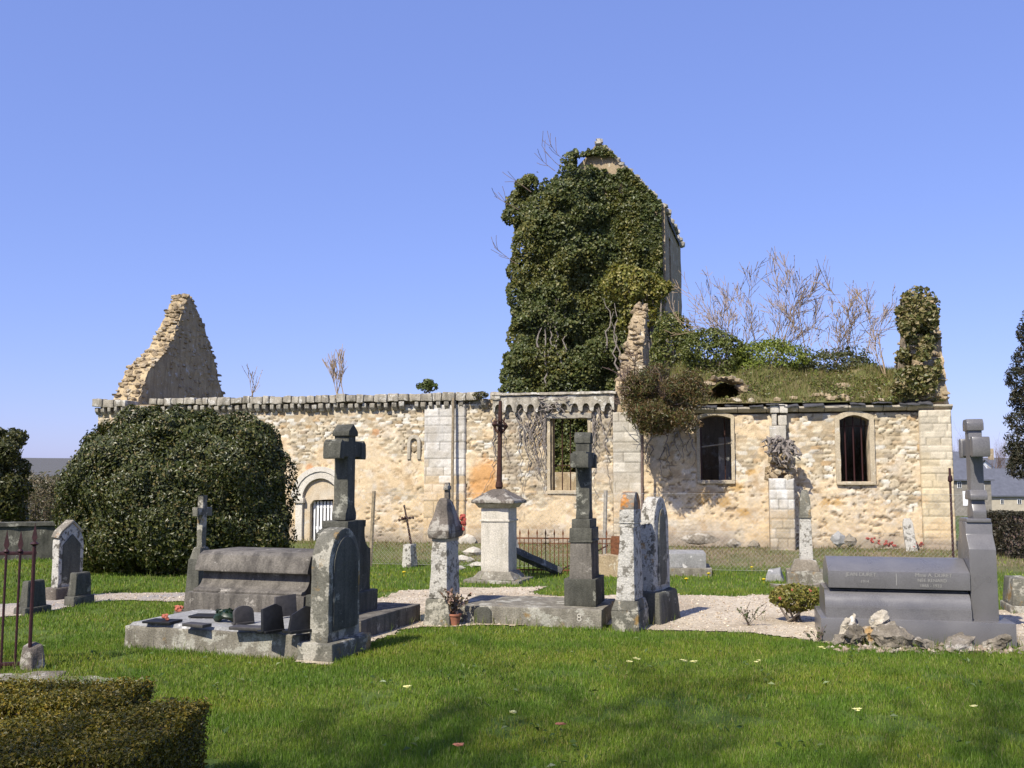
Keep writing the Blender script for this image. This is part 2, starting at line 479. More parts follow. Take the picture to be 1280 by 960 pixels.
# ---------------------------------------------------------------- leaf and twig makers
def leaves(name, P, Nn, size, cols, mat, parent=None, aspect=.55, jit=.7, fold=.18, droop=.0, svar=.35):
    n = len(P)
    Nn = Nn + rng.normal(0, jit, (n, 3)); Nn /= np.linalg.norm(Nn, axis=1)[:, None] + 1e-9
    T = rng.normal(0, 1, (n, 3)); T[:, 2] -= droop
    T -= Nn * (T * Nn).sum(1)[:, None]; T /= np.linalg.norm(T, axis=1)[:, None] + 1e-9
    B = np.cross(Nn, T)
    L = (size * (1 + rng.uniform(-svar, svar, n)))[:, None]; W = L * aspect
    V = np.stack([P - T * L * .5, P + B * W * .5 + Nn * L * fold, P + T * L * .5, P - B * W * .5 + Nn * L * fold], 1).reshape(-1, 3)
    F = np.arange(4 * n).reshape(n, 4)
    return link(name, np_mesh(name, V, F, np.repeat(cols, 4, 0), False), mat, parent)
def pick_cols(n, pal, w=None, var=.25):
    pal = np.array(pal, float); i = rng.choice(len(pal), n, p=w)
    return np.clip(pal[i] * (1 + rng.uniform(-var, var, (n, 1))), 0, 1)
def lobes_points(lobes, n, deep=.16, up=.0, cull=.72):
    lobes = np.array(lobes, float)                       # cx cy cz rx ry rz
    ar = lobes[:, 3] * lobes[:, 4] + lobes[:, 4] * lobes[:, 5] + lobes[:, 3] * lobes[:, 5]
    i = rng.choice(len(lobes), int(n * 1.8), p=ar / ar.sum())
    d = rng.normal(0, 1, (len(i), 3)); d[:, 2] += up; d /= np.linalg.norm(d, axis=1)[:, None]
    k = 1 - np.abs(rng.normal(0, deep, len(i))) + rng.uniform(-.03, .08, len(i))
    P = lobes[i, :3] + d * lobes[i, 3:] * k[:, None]
    keep = np.ones(len(i), bool)
    for l in lobes:
        keep &= (((P - l[:3]) / l[3:]) ** 2).sum(1) > cull ** 2
    P, d = P[keep][:n], d[keep][:n]
    return P, d
def grow(p, d, length, rad, lvl, out, rnd, up=.15, spread=.6, kids=(3, 5), bend=.16, tip=.25, start=.3):
    p = Vector(p); d = Vector(d).normalized(); n = 4 if lvl else 3
    pts, rs = [p.copy()], [rad]
    for k in range(n):
        d = (d + Vector((rnd.uniform(-1, 1), rnd.uniform(-1, 1), rnd.uniform(-1, 1))) * bend + Vector((0, 0, up * .4))).normalized()
        p = p + d * (length / n); pts.append(p.copy()); rs.append(rad * (1 - (1 - tip) * (k + 1) / n))
    out.append((pts, rs))
    if lvl > 0:
        for _ in range(rnd.randint(*kids)):
            f = rnd.uniform(start, 1.0); i = min(int(f * n), n - 1); g = f * n - i
            q = pts[i].lerp(pts[i + 1], g); dd = (pts[i + 1] - pts[i]).normalized()
            side = dd.cross(Vector((rnd.uniform(-1, 1), rnd.uniform(-1, 1), rnd.uniform(-1, 1)))).normalized()
            grow(q, dd + side * spread * rnd.uniform(.6, 1.2) + Vector((0, 0, up)), length * rnd.uniform(.4, .65), max(rs[i] * .6, .004), lvl - 1, out, rnd, up, spread, kids, bend, tip, start)
def branches_mesh(out, name, mat, parent, minr=.0):
    mb = MB()
    for pts, rs in out: mb.tube(pts, [max(r, minr) for r in rs], 6 if rs[0] > .05 else (4 if rs[0] > .015 else 3))
    return mb.build(name, mat, parent, smooth=60)
def tips(out, n, rnd):
    P = []
    thin = [o for o in out if o[1][0] < .03] or out
    for _ in range(n):
        pts, rs = rnd.choice(thin); i = rnd.randint(1, len(pts) - 1)
        P.append(pts[i].lerp(pts[i - 1], rnd.random()))
    return np.array([tuple(p) for p in P])

# ---------------------------------------------------------------- the ruined church
church = thing('ruined_church', 'roofless ruined church with patched rubble walls, a tall gabled tower and grass over its choir', 'church', CH_O, CH_ROT)
def relief(name, s0, s1, z0, z1, t0, fn, holes=(), res=.026, parent=church, core=.6, edge=.06):
    ns, nz = max(3, int((s1 - s0) / res)), max(3, int((z1 - z0) / res))
    S, Zz = np.meshgrid(np.linspace(s0, s1, ns), np.linspace(z0, z1, nz))
    off, col = fn(S, Zz)
    off = np.array(off); off[0, :] = -edge; off[-1, :] = -edge; off[:, 0] = -edge; off[:, -1] = -edge
    V = np.stack([S, t0 - off, Zz], -1)
    F = grid_faces(nz, ns); c = V.reshape(-1, 3)[F].mean(1)
    for a, b, z_a, z_b in holes:
        F = F[~((c[:, 0] > a) & (c[:, 0] < b) & (c[:, 2] > z_a) & (c[:, 2] < z_b))]
        c = V.reshape(-1, 3)[F].mean(1)
    V = V.reshape(-1, 3); cols = col.reshape(-1, 3)
    xs = sorted({s0 + .01, s1 - .01} | {k for h in holes for k in h[:2]})
    b0 = len(V); cv, cf = [], []
    for a, b in zip(xs[:-1], xs[1:]):
        m = (a + b) / 2; cuts = [h for h in holes if h[0] < m < h[1]]
        spans = [(z0, z1 - .01)] if not cuts else [(z0, cuts[0][2]), (cuts[0][3], z1 - .01)]
        for p, q in spans:
            if q - p < .02: continue
            n = b0 + len(cv); ta, tb = t0 + edge * .4, t0 + core
            cv += [(a, ta, p), (b, ta, p), (b, tb, p), (a, tb, p), (a, ta, q), (b, ta, q), (b, tb, q), (a, tb, q)]
            cf += [[n + k for k in f] for f in ((3, 2, 1, 0), (4, 5, 6, 7), (0, 1, 5, 4), (1, 2, 6, 5), (2, 3, 7, 6), (3, 0, 4, 7))]
    V = np.concatenate([V, np.array(cv)]); F = np.concatenate([F, np.array(cf)])
    cols = np.concatenate([cols, np.tile(C3(.36, .28, .19), (len(cv), 1))])
    return link(name, np_mesh(name, V, F, cols, True), M['wall'], parent)
def stone_cols(idn, idn2):
    c = mixc(C3(.37, .29, .18), C3(.58, .50, .36), idn)
    c = mixc(c, C3(.60, .56, .47), sstep(.72, .95, idn2))
    c = mixc(c, C3(.38, .215, .075), sstep(.90, .98, np.mod(idn * 7.3, 1)) * .55)
    c = mixc(c, C3(.24, .20, .15), sstep(.85, 1, np.mod(idn * 3.1, 1)) * .7)
    return c
def masonry(s, z, seed, pb, plast=(C3(.58, .43, .25), C3(.63, .515, .345)), w=.168, h=.076):
    e, i = rubble(s, z, w, h, seed)
    i2 = np.mod(i * 13.7, 1)
    top = sstep(.02, .15, e)
    fm = sstep(.45, .62, fbm(s / .75, z / .55, seed + 31, 4) - .10 * sstep(1.6, 2.9, z))
    st = (.024 + .020 * i) * top + .022 * (fbm(s / .055, z / .04, seed + 3, 3) - .5) * top
    st = np.maximum(st, .024 * fm + .008 * fbm(s / .04, z / .04, seed + 33, 2))
    sc_ = stone_cols(i, i2) * (.8 + .4 * fbm(s / .08, z / .08, seed + 5, 3))[..., None]
    sc_ = mixc(mixc(C3(.15, .115, .07), C3(.50, .39, .25), np.clip(fm * .8 + .2 * fbm(s / .2, z / .2, seed + 6), 0, 1)), sc_, sstep(.015, .12, e))
    n = fbm(s / .55, z / .45, seed + 11, 5)
    pm = sstep(.46, .53, n + pb)
    po = .045 + .03 * (fbm(s / .35, z / .3, seed + 13, 4) - .5) + .012 * top * sstep(.5, .3, fbm(s / 1.2, z / 1, seed + 15))
    pit = sstep(.62, .72, fbm(s / .10, z / .055, seed + 17, 4)) * sstep(.42, .6, fbm(s / .8, z / .6, seed + 18))
    po = po - .035 * pit
    pc = mixc(plast[0], plast[1], fbm(s / .8, z / .7, seed + 19))
    pc = mixc(pc, C3(.45, .40, .32), sstep(.5, .72, fbm(s / .35, z / .45, seed + 20)) * .6)
    pc = mixc(pc, C3(.66, .60, .50), sstep(.56, .7, fbm(s / .16, z / .12, seed + 24, 4)) * .42)
    pc = mixc(pc, C3(.40, .27, .14), sstep(.58, .72, fbm(s / .22, z / .14, seed + 25, 4)) * .6)
    pc = pc * (.78 + .44 * fbm(s / .06, z / .05, seed + 26, 3))[..., None]
    crk = np.abs(fbm(s / .5, z / .5, seed + 27, 4) - .5); pc = mixc(pc, C3(.2, .145, .085), (1 - sstep(.002, .008, crk)) * .55)
    pc = mixc(pc, C3(.30, .22, .13), pit)
    off = st * (1 - pm) + po * pm
    return off, mixc(sc_, pc, pm)
def blob(s, z, cs, cz, rs, rz, seed, ragged=.5):
    d = np.sqrt(((s - cs) / rs) ** 2 + ((z - cz) / rz) ** 2) + ragged * (fbm(s / (rs * .5), z / (rz * .5), seed, 4) - .5) * 2
    return 1 - sstep(.6, 1.05, d)
def foot(s, z, col, seed):
    m = 1 - sstep(.22, .62, z + .5 * (fbm(s / .5, z / .3, seed, 4) - .5))
    return mixc(col, mixc(C3(.2, .175, .135), C3(.3, .24, .19), fbm(s / .15, z / .12, seed + 1)), m * .8)

# -- nave wall
NS0, NS1 = CT(121, 560)[0], CT(768, 560)[0]
NTOP = 3.34
def rect(u0, v0, u1, v1):
    a, b = CT(u0, (v0 + v1) / 2)[0], CT(u1, (v0 + v1) / 2)[0]; um = (u0 + u1) / 2
    return (a, b, CT(um, v1)[1], CT(um, v0)[1])
NWIN = rect(688, 520, 735, 613)
dl, dr = CT(376, 640)[0], CT(428, 640)[0]
DTOP = CT(402, 594)[1]
NDOOR = (dl, dr, -.2, DTOP - .02)
STAIN = CT(606, 605)
def nave_fn(s, z):
    pb = .09 - .26 * sstep(1.8, 2.95, z) + .14 * sstep(1.2, .6, z)
    vz = sstep(CT(615, 560)[0], CT(640, 560)[0], s) * sstep(1.0, 1.9, z)
    pb = pb - .13 * vz - .1 * sstep(CT(470, 520)[0], CT(510, 520)[0], s) * sstep(1.9, 2.4, z) + .1 * sstep(CT(525, 520)[0], CT(480, 520)[0], s) * sstep(1.0, 1.6, z) * (1 - sstep(1.7, 2.2, z))
    off, col = masonry(s, z, 41, pb)
    d = blob(s, z, STAIN[0], STAIN[1], .42, .62, 7, .5)
    col = mixc(col, C3(.56, .27, .075), d * .75)
    for u, v, r_ in ((437, 601, .09), (388, 585, .12), (470, 540, .1)):
        q = CT(u, v); col = mixc(col, C3(.45, .21, .08), blob(s, z, q[0], q[1], r_, r_, u) * .7)
    col = mixc(col, C3(.19, .165, .14), vz * .45 * sstep(.4, .6, fbm(s / .3, z / .4, 77)))
    return off, foot(s, z, col, 91)
relief('nave_wall', NS0, NS1, -.25, NTOP, 0.0, nave_fn, [NWIN, NDOOR])

# -- choir wall
CS0, CS1 = CT(769, 590)[0], CT(1191, 600)[0]
CTOP = 3.02
W1, W2 = rect(875, 519, 914, 600), rect(1050, 519, 1087, 602)
def choir_fn(s, z):
    pb = .10 - .2 * sstep(1.45, 2.3, z) + .2 * sstep(1.0, .7, z)
    pb = pb + .32 * (1 - sstep(CT(870, 560)[0], CT(905, 560)[0], s)) * (1 - sstep(2.5, 2.9, z))
    pb = pb - .25 * sstep(CT(1085, 560)[0], CT(1110, 560)[0], s) * sstep(1.0, 1.4, z)
    off, col = masonry(s, z, 73, pb, w=.185, h=.086)
    for u, v, r_ in ((880, 622, .22), (905, 628, .2), (920, 608, .16), (1032, 628, .14), (1046, 628, .12), (938, 590, .12), (930, 640, .15)):
        q = CT(u, v); col = mixc(col, C3(.40, .24, .075), blob(s, z, q[0], q[1], r_, r_ * .7, u) * .75)
    return off, foot(s, z, col, 93)
relief('choir_wall', CS0, CS1, -.25, CTOP, .04, choir_fn, [W1, W2])

# -- dressed stone: pilasters and buttresses
def ash_fn(seed, w=.34, h=.2, top=(.55, .52, .46), low=(.56, .43, .26), zz=1.6, rag=.0):
    def fn(s, z):
        e, i = ashlar(s, z, w, h, seed)
        off = .014 * sstep(.001, .014, e) + .010 * i + .02 * (fbm(s / .07, z / .07, seed, 3) - .5)
        c = mixc(C3(*low), C3(*top), sstep(zz - .5, zz + .6, z + .8 * (i - .5)))
        c = c * (.82 + .36 * i)[..., None]
        c = mixc(c, C3(.33, .28, .2), sstep(.5, .75, fbm(s / .3, z / .3, seed + 2)) * .45)
        c = mixc(c * .55, c, sstep(.0, .011, e))
        c = mixc(c, C3(.56, .40, .22), sstep(.52, .6, fbm(s / .4, z / .3, seed + 8, 4)) * .6 * sstep(zz + .5, zz - .4, z))
        return off, foot(s, z, c, seed + 50)
    return fn
a0, a1 = CT(531, 560)[0], CT(583, 560)[0]
relief('pilaster', a0, a1, -.2, NTOP - .02, -.10, ash_fn(5, .36, .19), (), .022, core=.16)
a0, a1 = CT(767, 600)[0], CT(803, 600)[0]
relief('pilaster', a0, a1, -.2, NTOP - .25, -.13, ash_fn(15, .34, .22, (.50, .46, .38), (.5, .42, .3), 1.2), (), .022, core=.2)
a0, a1 = CT(1150, 600)[0], CT(1191, 600)[0]
relief('pilaster', a0, a1, -.2, CTOP + .02, -.16, ash_fn(25, .27, .145, (.50, .44, .33), (.57, .47, .30), 2.0), (), .022, core=.3)
# broken buttress with rubble top
b0, b1 = CT(961, 600, -.6)[0], CT(993, 600, -.6)[0]
relief('buttress', b0, b1, -.2, CT(975, 598, -.6)[1], -.62, ash_fn(35, .24, .2, (.60, .58, .53), (.48, .39, .26), .9), (), .022, core=.66)
mb = MB()
rr = random.Random(3)
zt = CT(975, 598, -.6)[1]
for k in range(46):
    f = rr.random(); z = zt + f * .62
    mb.rock(((b0 + b1) / 2 + rr.uniform(-.26, .26) * (1 - .3 * f), -.62 + .55 * f + rr.uniform(.0, .35), z), (rr.uniform(.07, .14), rr.uniform(.08, .13), rr.uniform(.05, .09)), k + 11, 1, .4)
mb.build('buttress_rubble', M['rubble'], church, smooth=25)
mb = MB()
u0, u1 = CT(962, 540, -.14)[0], CT(985, 540, -.14)[0]
zs = [CT(973, v, -.14)[1] for v in (549, 532, 528, 517, 513, 505)]
mb.box(u0, u1 - .04, -.2, .1, zs[0], zs[1]); mb.box(u0 + .05, u0 + .15, -.17, .1, zs[1] + .01, zs[3]); mb.box(u0 + .18, u1 - .02, -.14, .1, zs[1] + .01, zs[3] - .03)
mb.box(u0 + .02, u0 + .2, -.2, .1, zs[3] + .01, zs[5]); mb.box(u0 + .21, u1, -.19, .1, zs[3] + .012, zs[5] - .01)
mb.build('buttress_blocks', M['white_stone'], church, bevel=.015, seg=.1, amp=.012, freq=9)

# -- cornices
cor = MB(); x = NS0 - .04; rr = random.Random(5)
sA, sB = CT(618, 500)[0], NS1 + .02
while x < sA:
    w = rr.uniform(.16, .34)
    if not (CT(158, 500)[0] < x < CT(186, 500)[0]) and not (CT(590, 500)[0] < x < CT(604, 500)[0]):
        z0 = 3.40 + rr.uniform(-.02, .01)
        cor.rbox(Vector((x + w / 2, .12 - rr.uniform(.0, .03), z0 + .085)), (w - .018, .62, .16 + rr.uniform(-.03, .04)), Matrix.Rotation(rr.uniform(-.05, .05), 4, 'Y'))
    x += w
for k_ in range(12): cor.rbox(Vector((CT(588, 500)[0] + k_ * .035, .2, 3.33 + .03 * (k_ % 3))), (.12, .4, .1), Matrix.Rotation(.1 * (k_ % 2), 4, 'Y'))
cornice = cor.build('cornice', M['cornice'], church, bevel=.02, seg=.09, amp=.022, freq=8)
MB().box(NS0 + .02, sA + .05, .06, .58, 3.15, 3.44).build('cornice_core', M['rubble'], church, seg=.2, amp=.015)
cb = MB()
cb.prism([(-.165, .2), (-.15, .09), (-.09, .02), (.08, 0), (.08, .2)], -.055, .055, 'x')
corbel = cb.build('corbel', M['cornice'], cornice, bevel=.012, seg=.07, amp=.012, freq=12)
first = True
x = CT(126, 500)[0]
k = 0
while x < sA - .05:
    u_skip = CT(160, 500)[0] < x < CT(182, 500)[0] or CT(588, 500)[0] < x < CT(606, 500)[0] or rr.random() < .03
    if not u_skip:
        c = corbel if first else dup(corbel, cornice); first = False
        c.location = (x, -.01 + rr.uniform(-.02, .02), 3.19 + rr.uniform(-.015, .015)); c.scale = (rr.uniform(.75, 1.1), 1, rr.uniform(.85, 1.05)); c.rotation_euler = (0, rr.uniform(-.06, .06), rr.uniform(-.08, .08))
    x += .178
# the stretch by the tower: a slab cut into small round arches, still whole
pts = [(sA, 3.46), (sB, 3.48), (sB, 3.12)]
n = 11; wv = (sB - sA) / n
for k in range(n, 0, -1):
    x1, x0 = sA + k * wv, sA + (k - 1) * wv
    for q in range(7):
        an = math.pi * q / 6
        pts.append(((x0 + x1) / 2 + math.cos(an) * wv * .33, 3.15 + math.sin(an) * .14))
    pts.append((x0 + .035, 3.11)); pts.append((x0 + .0, 3.105))
pts[-1] = (sA, 3.11)
ac = MB().prism(pts, -.17, -.03, 'y')
arched = ac.build('arched_cornice', M['cornice'], church, seg=.08, amp=.01, freq=9)
MB().box(sA + .01, sB - .01, -.028, .55, 3.345, 3.455).build('cornice_core', M['rubble'], church, seg=.2, amp=.015)
MB().prism([(-.22, 3.485), (-.2, 3.54), (.5, 3.56), (.5, 3.48)], sA - .02, sB + .05, 'x').build('cornice_cap', M['cornice'], church, bevel=.01, seg=.1, amp=.018, freq=7)

# -- choir eaves: moulded stone string and ragged slates
x = CT(862, 508)[0]; mb = MB()
while x < CS1 - .05:
    w = min(rr.uniform(.45, .8), CS1 + .04 - x)
    a = x + .006
    mb.prism([(-.13, CTOP + .13), (-.13, CTOP + .09), (-.05, CTOP + .02), (.3, CTOP + .012), (.3, CTOP + .13)], a, x + w - .006, 'x')
    x += w
mb.build('eaves_cornice', M['ashlar_pale'], church, bevel=.008, seg=.12, amp=.01, freq=7)
mb = MB(); x = CT(850, 505)[0]
while x < CS1 - .35:
    w = rr.uniform(.15, .5)
    mb.rbox(Vector((x + w / 2, .02 + rr.uniform(-.06, .1), CTOP + .165 + rr.uniform(-.01, .03))), (w, .45, .022), Matrix.Rotation(rr.uniform(-.08, .08), 4, 'Y') @ Matrix.Rotation(rr.uniform(.05, .3), 4, 'X'))
    x += w * rr.uniform(.7, 1.5)
mb.build('slate_edge', M['slate'], church, seg=.12, amp=.02, freq=9)

# -- windows
def win_frame(win, arch=.0, jw=.08, proud=.0, mat='frame', sill=.08, depth=.5):
    a, b, z0, z1 = win
    mb = MB(); n = 8
    up = [(a + (b - a) * k / n, z1 - arch + arch * math.sin(math.pi * k / n)) for k in range(n + 1)]
    out = [(a - jw, z0)] + [(a - jw, z1 + jw * .6 - arch)] + [(a - jw * .6 + (b - a + jw * 1.2) * k / n, z1 - arch + jw + arch * math.sin(math.pi * k / n)) for k in range(n + 1)] + [(b + jw, z1 + jw * .6 - arch), (b + jw, z0)]
    inn = [(b, z0)] + up[::-1] + [(a, z0)]
    pts = out + inn
    mb.prism(pts, -.05 - proud, depth, 'y')
    fr = mb.build('window_frame', M[mat], church, seg=.13, amp=.009, freq=8)
    MB().box(a - jw * .9, b + jw * .9, -.075 - proud, depth - .05, z0 - sill, z0 - .004).build('window_sill', M[mat], fr, bevel=.012, seg=.12, amp=.008)
    return fr
def bar(fr, s, t, z0, z1, mat='darkrust', r=.014):
    MB().tube([(s, t, z0), (s, t, z1)], r, 6).build('bar', M[mat], fr)
fr = win_frame(NWIN, 0, .07)
a, b, z0, z1 = NWIN
MB().box(a + .004, a + .05, .02, .12, z0, z1 - .06).build('jamb_post', M['wood'], fr, bevel=.006, seg=.1, amp=.006)
MB().box(a - .08, b + .1, -.1, .16, z1 - .055, z1 + .06).build('lintel', M['oldwood'], fr, bevel=.012, seg=.1, amp=.012)
for k in (.28, .5, .66, .82): bar(fr, a + (b - a) * k, .2, z0, z1 - .3 * (k > .6))
MB().tube([(a, .2, z0 + .55), (b, .2, z0 + .55)], .012, 6).build('bar', M['darkrust'], fr)
fr = win_frame(W1, .07, .07, -.006)
a, b, z0, z1 = W1
MB().box(a + .003, a + .035, .1, .18, z0, z1 - .08).build('jamb_post', M['maroon'], fr)
bar(fr, a + (b - a) * .80, .25, z0, z1 - .04)
MB().tube([(a, .35, z0 + .72), (b, .3, z0 + .8)], .018, 6).build('bar', M['oldwood'], fr)
MB().box(a + (b - a) * .58, b - .01, .75, .95, z0 - .6, z0 + .95).build('inner_pillar', M['slabtop'], church, bevel=.02, seg=.15, amp=.015)
fr = win_frame(W2, .10, .10, .0, 'frame', .07)
a, b, z0, z1 = W2
for k in (.22, .5, .78): bar(fr, a + (b - a) * k, .2, z0, z1 - .01, 'maroon', .016)
MB().tube([(a, .2, z1 - .22), (b, .2, z1 - .22)], .012, 6).build('bar', M['maroon'], fr)

# -- arched doorway
dc = (dl + dr) / 2; rw = (dr - dl) / 2; zc = DTOP - rw
def arch_ring(r0, r1, t0, t1, zlow, n=14):
    o = [(dc + r1, zlow)] + [(dc + r1 * math.cos(math.pi * k / n), zc + r1 * math.sin(math.pi * k / n)) for k in range(n + 1)] + [(dc - r1, zlow)]
    i = [(dc - r0, zlow)] + [(dc - r0 * math.cos(math.pi * k / n), zc + r0 * math.sin(math.pi * k / n)) for k in range(n + 1)] + [(dc + r0, zlow)]
    return MB().prism(o + i, t0, t1, 'y')
door = arch_ring(rw * .86, rw + .09, -.10, .3, -.2).build('doorway_arch', M['arch'], church, seg=.12, amp=.006, freq=7)
arch_ring(rw + .085, rw + .2, -.125, .1, zc).build('hood_mould', M['arch'], door, seg=.12, amp=.006)
mb = MB()
for sg in (-1, 1):
    x = dc + sg * (rw + .01)
    mb.box(x - .13, x + .13, -.15, .05, zc - .13, zc - .01)
mb.build('impost', M['arch'], door, bevel=.015)
hw, ht = CT(388, 640)[0], CT(402, 624)[1]
pts = [(dc - rw * .86, -.2), (hw, -.2), (hw, ht - .12), (hw + .08, ht - .02), (dc + rw * .58, ht), (dc + rw * .58, -.2), (dc + rw * .86, -.2)] + [(dc + rw * .88 * math.cos(math.pi * k / 12), zc + rw * .88 * math.sin(math.pi * k / 12)) for k in range(13)]
MB().prism(pts, -.02, .3, 'y').build('tympanum', stone_mat('door_infill_stone', (.60, .53, .41), (.55, .42, .26), (.3, .22, .13), .3, .1), door, seg=.12, amp=.008)
gate = MB().box(hw, dc + rw * .58, .20, .22, -.15, ht).build('door_dark_backing', M['dark'], door)  # dark sheet paints the unlit interior seen between the slats
x = hw + .03
while x < dc + rw * .5:
    MB().box(x, x + .05, .10, .13, -.1, ht - .05).build('door_slat', M['whitepaint'], gate, bevel=.004)
    x += .085
for z in (.45, ht - .2):
    MB().box(hw + .01, dc + rw * .55, .132, .155, z, z + .07).build('door_rail', M['whitepaint'], gate, bevel=.004)
# -- blind niche
q0, q1 = CT(511, 555)[0], CT(526, 555)[0]; qc = (q0 + q1) / 2; qz = CT(519, 553)[1]; qb = CT(519, 574)[1]
hwid = .16
o = [(qc + hwid, qb)] + [(qc + hwid * math.cos(math.pi * k / 10), qz + hwid * 1.1 * math.sin(math.pi * k / 10)) for k in range(11)] + [(qc - hwid, qb)]
i = [(qc - .08, qb)] + [(qc - .08 * math.cos(math.pi * k / 10), qz + .09 * math.sin(math.pi * k / 10)) for k in range(11)] + [(qc + .08, qb)]
ni = MB().prism(o + i, -.085, .1, 'y').build('niche', M['ashlar_pale'], church, bevel=.008)
MB().box(qc - .078, qc + .078, -.03, .1, qb, qb + .13).rock((qc, -.03, qb + .24), (.07, .05, .1), 5, 2).build('niche_infill', M['rubble'], ni)

# -- gables
def gable(name, faces, s_in, thick, mat_in, taper=0.0, seedk=1):
    """faces: outline (t, z); a wall slab across the church with a ragged weathered edge"""
    o = []
    rg = random.Random(seedk)
    for k in range(len(faces)):
        a, b = faces[k], faces[(k + 1) % len(faces)]
        n = max(1, int(math.dist(a, b) / .16)) if min(a[1], b[1]) > 3.25 else 1
        for j in range(n):
            f = j / n
            jt = rg.uniform(-.06, .06) if j else 0
            o.append((a[0] + (b[0] - a[0]) * f + jt, a[1] + (b[1] - a[1]) * f + rg.uniform(-.04, .04) * (j > 0)))
    mb = MB().prism(o, s_in - thick, s_in, 'x')
    mb.v = [(x + (taper * max(0, z - 3.3) / 2.5 * thick if x < s_in - .01 else 0), y, z) for x, y, z in mb.v]
    g = mb.build(name, mat_in, church, seg=.14, amp=.035, freq=5, fine=.02, smooth=30)
    st = MB(); k = 0
    for a, b in zip(faces, faces[1:]):
        if min(a[1], b[1]) < 3.2 or abs(a[1] - b[1]) < .05 and a[1] < 3.6: continue
        L = math.dist(a, b)
        for _ in range(int(L * thick * 95)):
            f = rg.random(); k += 1
            zz = a[1] + (b[1] - a[1]) * f
            st.rock((s_in - thick * rg.uniform(.02, 1.0) * (1 - taper * max(0, zz - 3.3) / 2.5), a[0] + (b[0] - a[0]) * f + rg.uniform(-.05, .05), a[1] + (b[1] - a[1]) * f + rg.uniform(-.07, .05)), (rg.uniform(.05, .13), rg.uniform(.05, .11), rg.uniform(.025, .06)), k, 1, .45)
    st.build('edge_stones', M['rubble'], g, smooth=25)
    return g
sW = NS0 + .78
wout = [CS(u, v, sW) for u, v in ((166, 500), (186, 462), (210, 434), (223, 404), (230, 380), (235, 368), (241, 376), (262, 428), (272, 463), (286, 497))]
wout[0] = (max(.05, wout[0][0]), 3.2)
tmax = wout[-1][0]
wout[-1] = (tmax, 3.3)
gable('west_gable', wout + [(tmax, -.2), (wout[0][0], -.2)], sW, .74, M['innerplaster'], .34, seedk=4)
wg = [c for c in church.children if c.name == 'west_gable'][0]
mb = MB(); rg = random.Random(77); k = 0
while k < 150:
    t_, z_ = rg.uniform(0, tmax), rg.uniform(3.3, 6.8)
    if not inpoly(np.array([t_]), np.array([z_]), wout + [(tmax, 3.2)])[0] or fbm(np.array(t_ / .7), np.array(z_ / .6), 55, 3) < .44: 
        k += .2; continue
    k += 1
    mb.rock((sW - .01, t_, z_), (.05, rg.uniform(.05, .13), rg.uniform(.03, .06)), int(k) + 900, 1, .4)
mb.build('bared_stones', M['rubble'], wg, smooth=25)['kind'] = 'stuff'
sM = CT(801, 500)[0] + .02
mo = [(-.02, 3.1), (-.02, 3.5), (.4, 4.2), (.85, 4.9), (1.3, 5.5), (1.55, 5.72), (1.85, 5.66), (2.05, 4.9), (2.5, 3.6), (2.6, 3.1)]
gm = gable('chancel_gable', mo, sM, .62, M['rubble'], .62, seedk=8)
sE = CS1 - .02
eo = [(.12, 3.05), (.05, 3.3), (.25, 3.9), (.5, 4.6), (.75, 5.35), (1.0, 5.55), (1.5, 5.5), (1.75, 4.9), (2.1, 4.4), (2.6, 4.2), (3.0, 3.05)]
gable('east_gable', eo, sE, .6, M['rubble'], seedk=9)
# north walls and the east wall close the ruin
MB().box(NS0 + .02, NS1 - .3, 6.2, 6.8, -.2, 1.8).build('north_wall', M['rubble'], church, seg=.35, amp=.07, freq=3, smooth=30)
MB().box(CS0 + .3, CS1 - .02, 6.2, 6.75, -.2, 3.75).box(CS1 - .62, CS1 - .04, .5, 6.19, -.2, 3.0).build('choir_rear_wall', M['rubble'], church, seg=.35, amp=.05, freq=3, smooth=30)
MB().box(sM - .5, sM, .62, 6.1, -.2, 3.1).build('chancel_wall', M['innerplaster'], church, seg=.3, amp=.02)

# -- overgrown vault over the choir
MS0, MS1 = sM + .03, CS1 - .1
def mound_h(s, t):
    f = (s - MS0) / (MS1 - MS0)
    top = 1.05 + .25 * np.exp(-((f - .35) / .3) ** 2) - .1 * sstep(.75, 1, f)
    h = top * sstep(-.5, 3.4, t) ** .8 * (1 - .75 * sstep(3.6, 6.9, t))
    return 3.2 + h + .62 * (fbm(s / .8, t / .8, 61, 4) - .5) * sstep(-.1, .6, t) - .06
ms, mt = np.linspace(MS0, MS1, 200), np.linspace(.0, 6.6, 130)
S_, T_ = np.meshgrid(ms, mt); H_ = mound_h(S_, T_)
hole = (CT(904, 490, .5)[0], .72)
F = grid_faces(*S_.shape); V = np.stack([S_, T_, H_], -1).reshape(-1, 3)
cc = V[F].mean(1)
F = F[~((((cc[:, 0] - hole[0]) / .42) ** 2 + ((cc[:, 1] - hole[1]) / .48) ** 2) < 1)]
mcol = mixc(C3(.10, .105, .032), C3(.20, .165, .08), sstep(.3, .7, fbm(S_ / .7, T_ / .7, 66, 5)))
mound = link('overgrown_vault', np_mesh('overgrown_vault', V, F, mcol.reshape(-1, 3), True), attr_mat('turf_and_soil', .95, .9, 22., (.55, 1.3)), church)
MB().box(MS0 + .05, MS1 - .1, .2, 6.3, 2.93, 2.985).build('vault_ceiling', M['dark'], church) if False else None
mb = MB(); rr = random.Random(12)
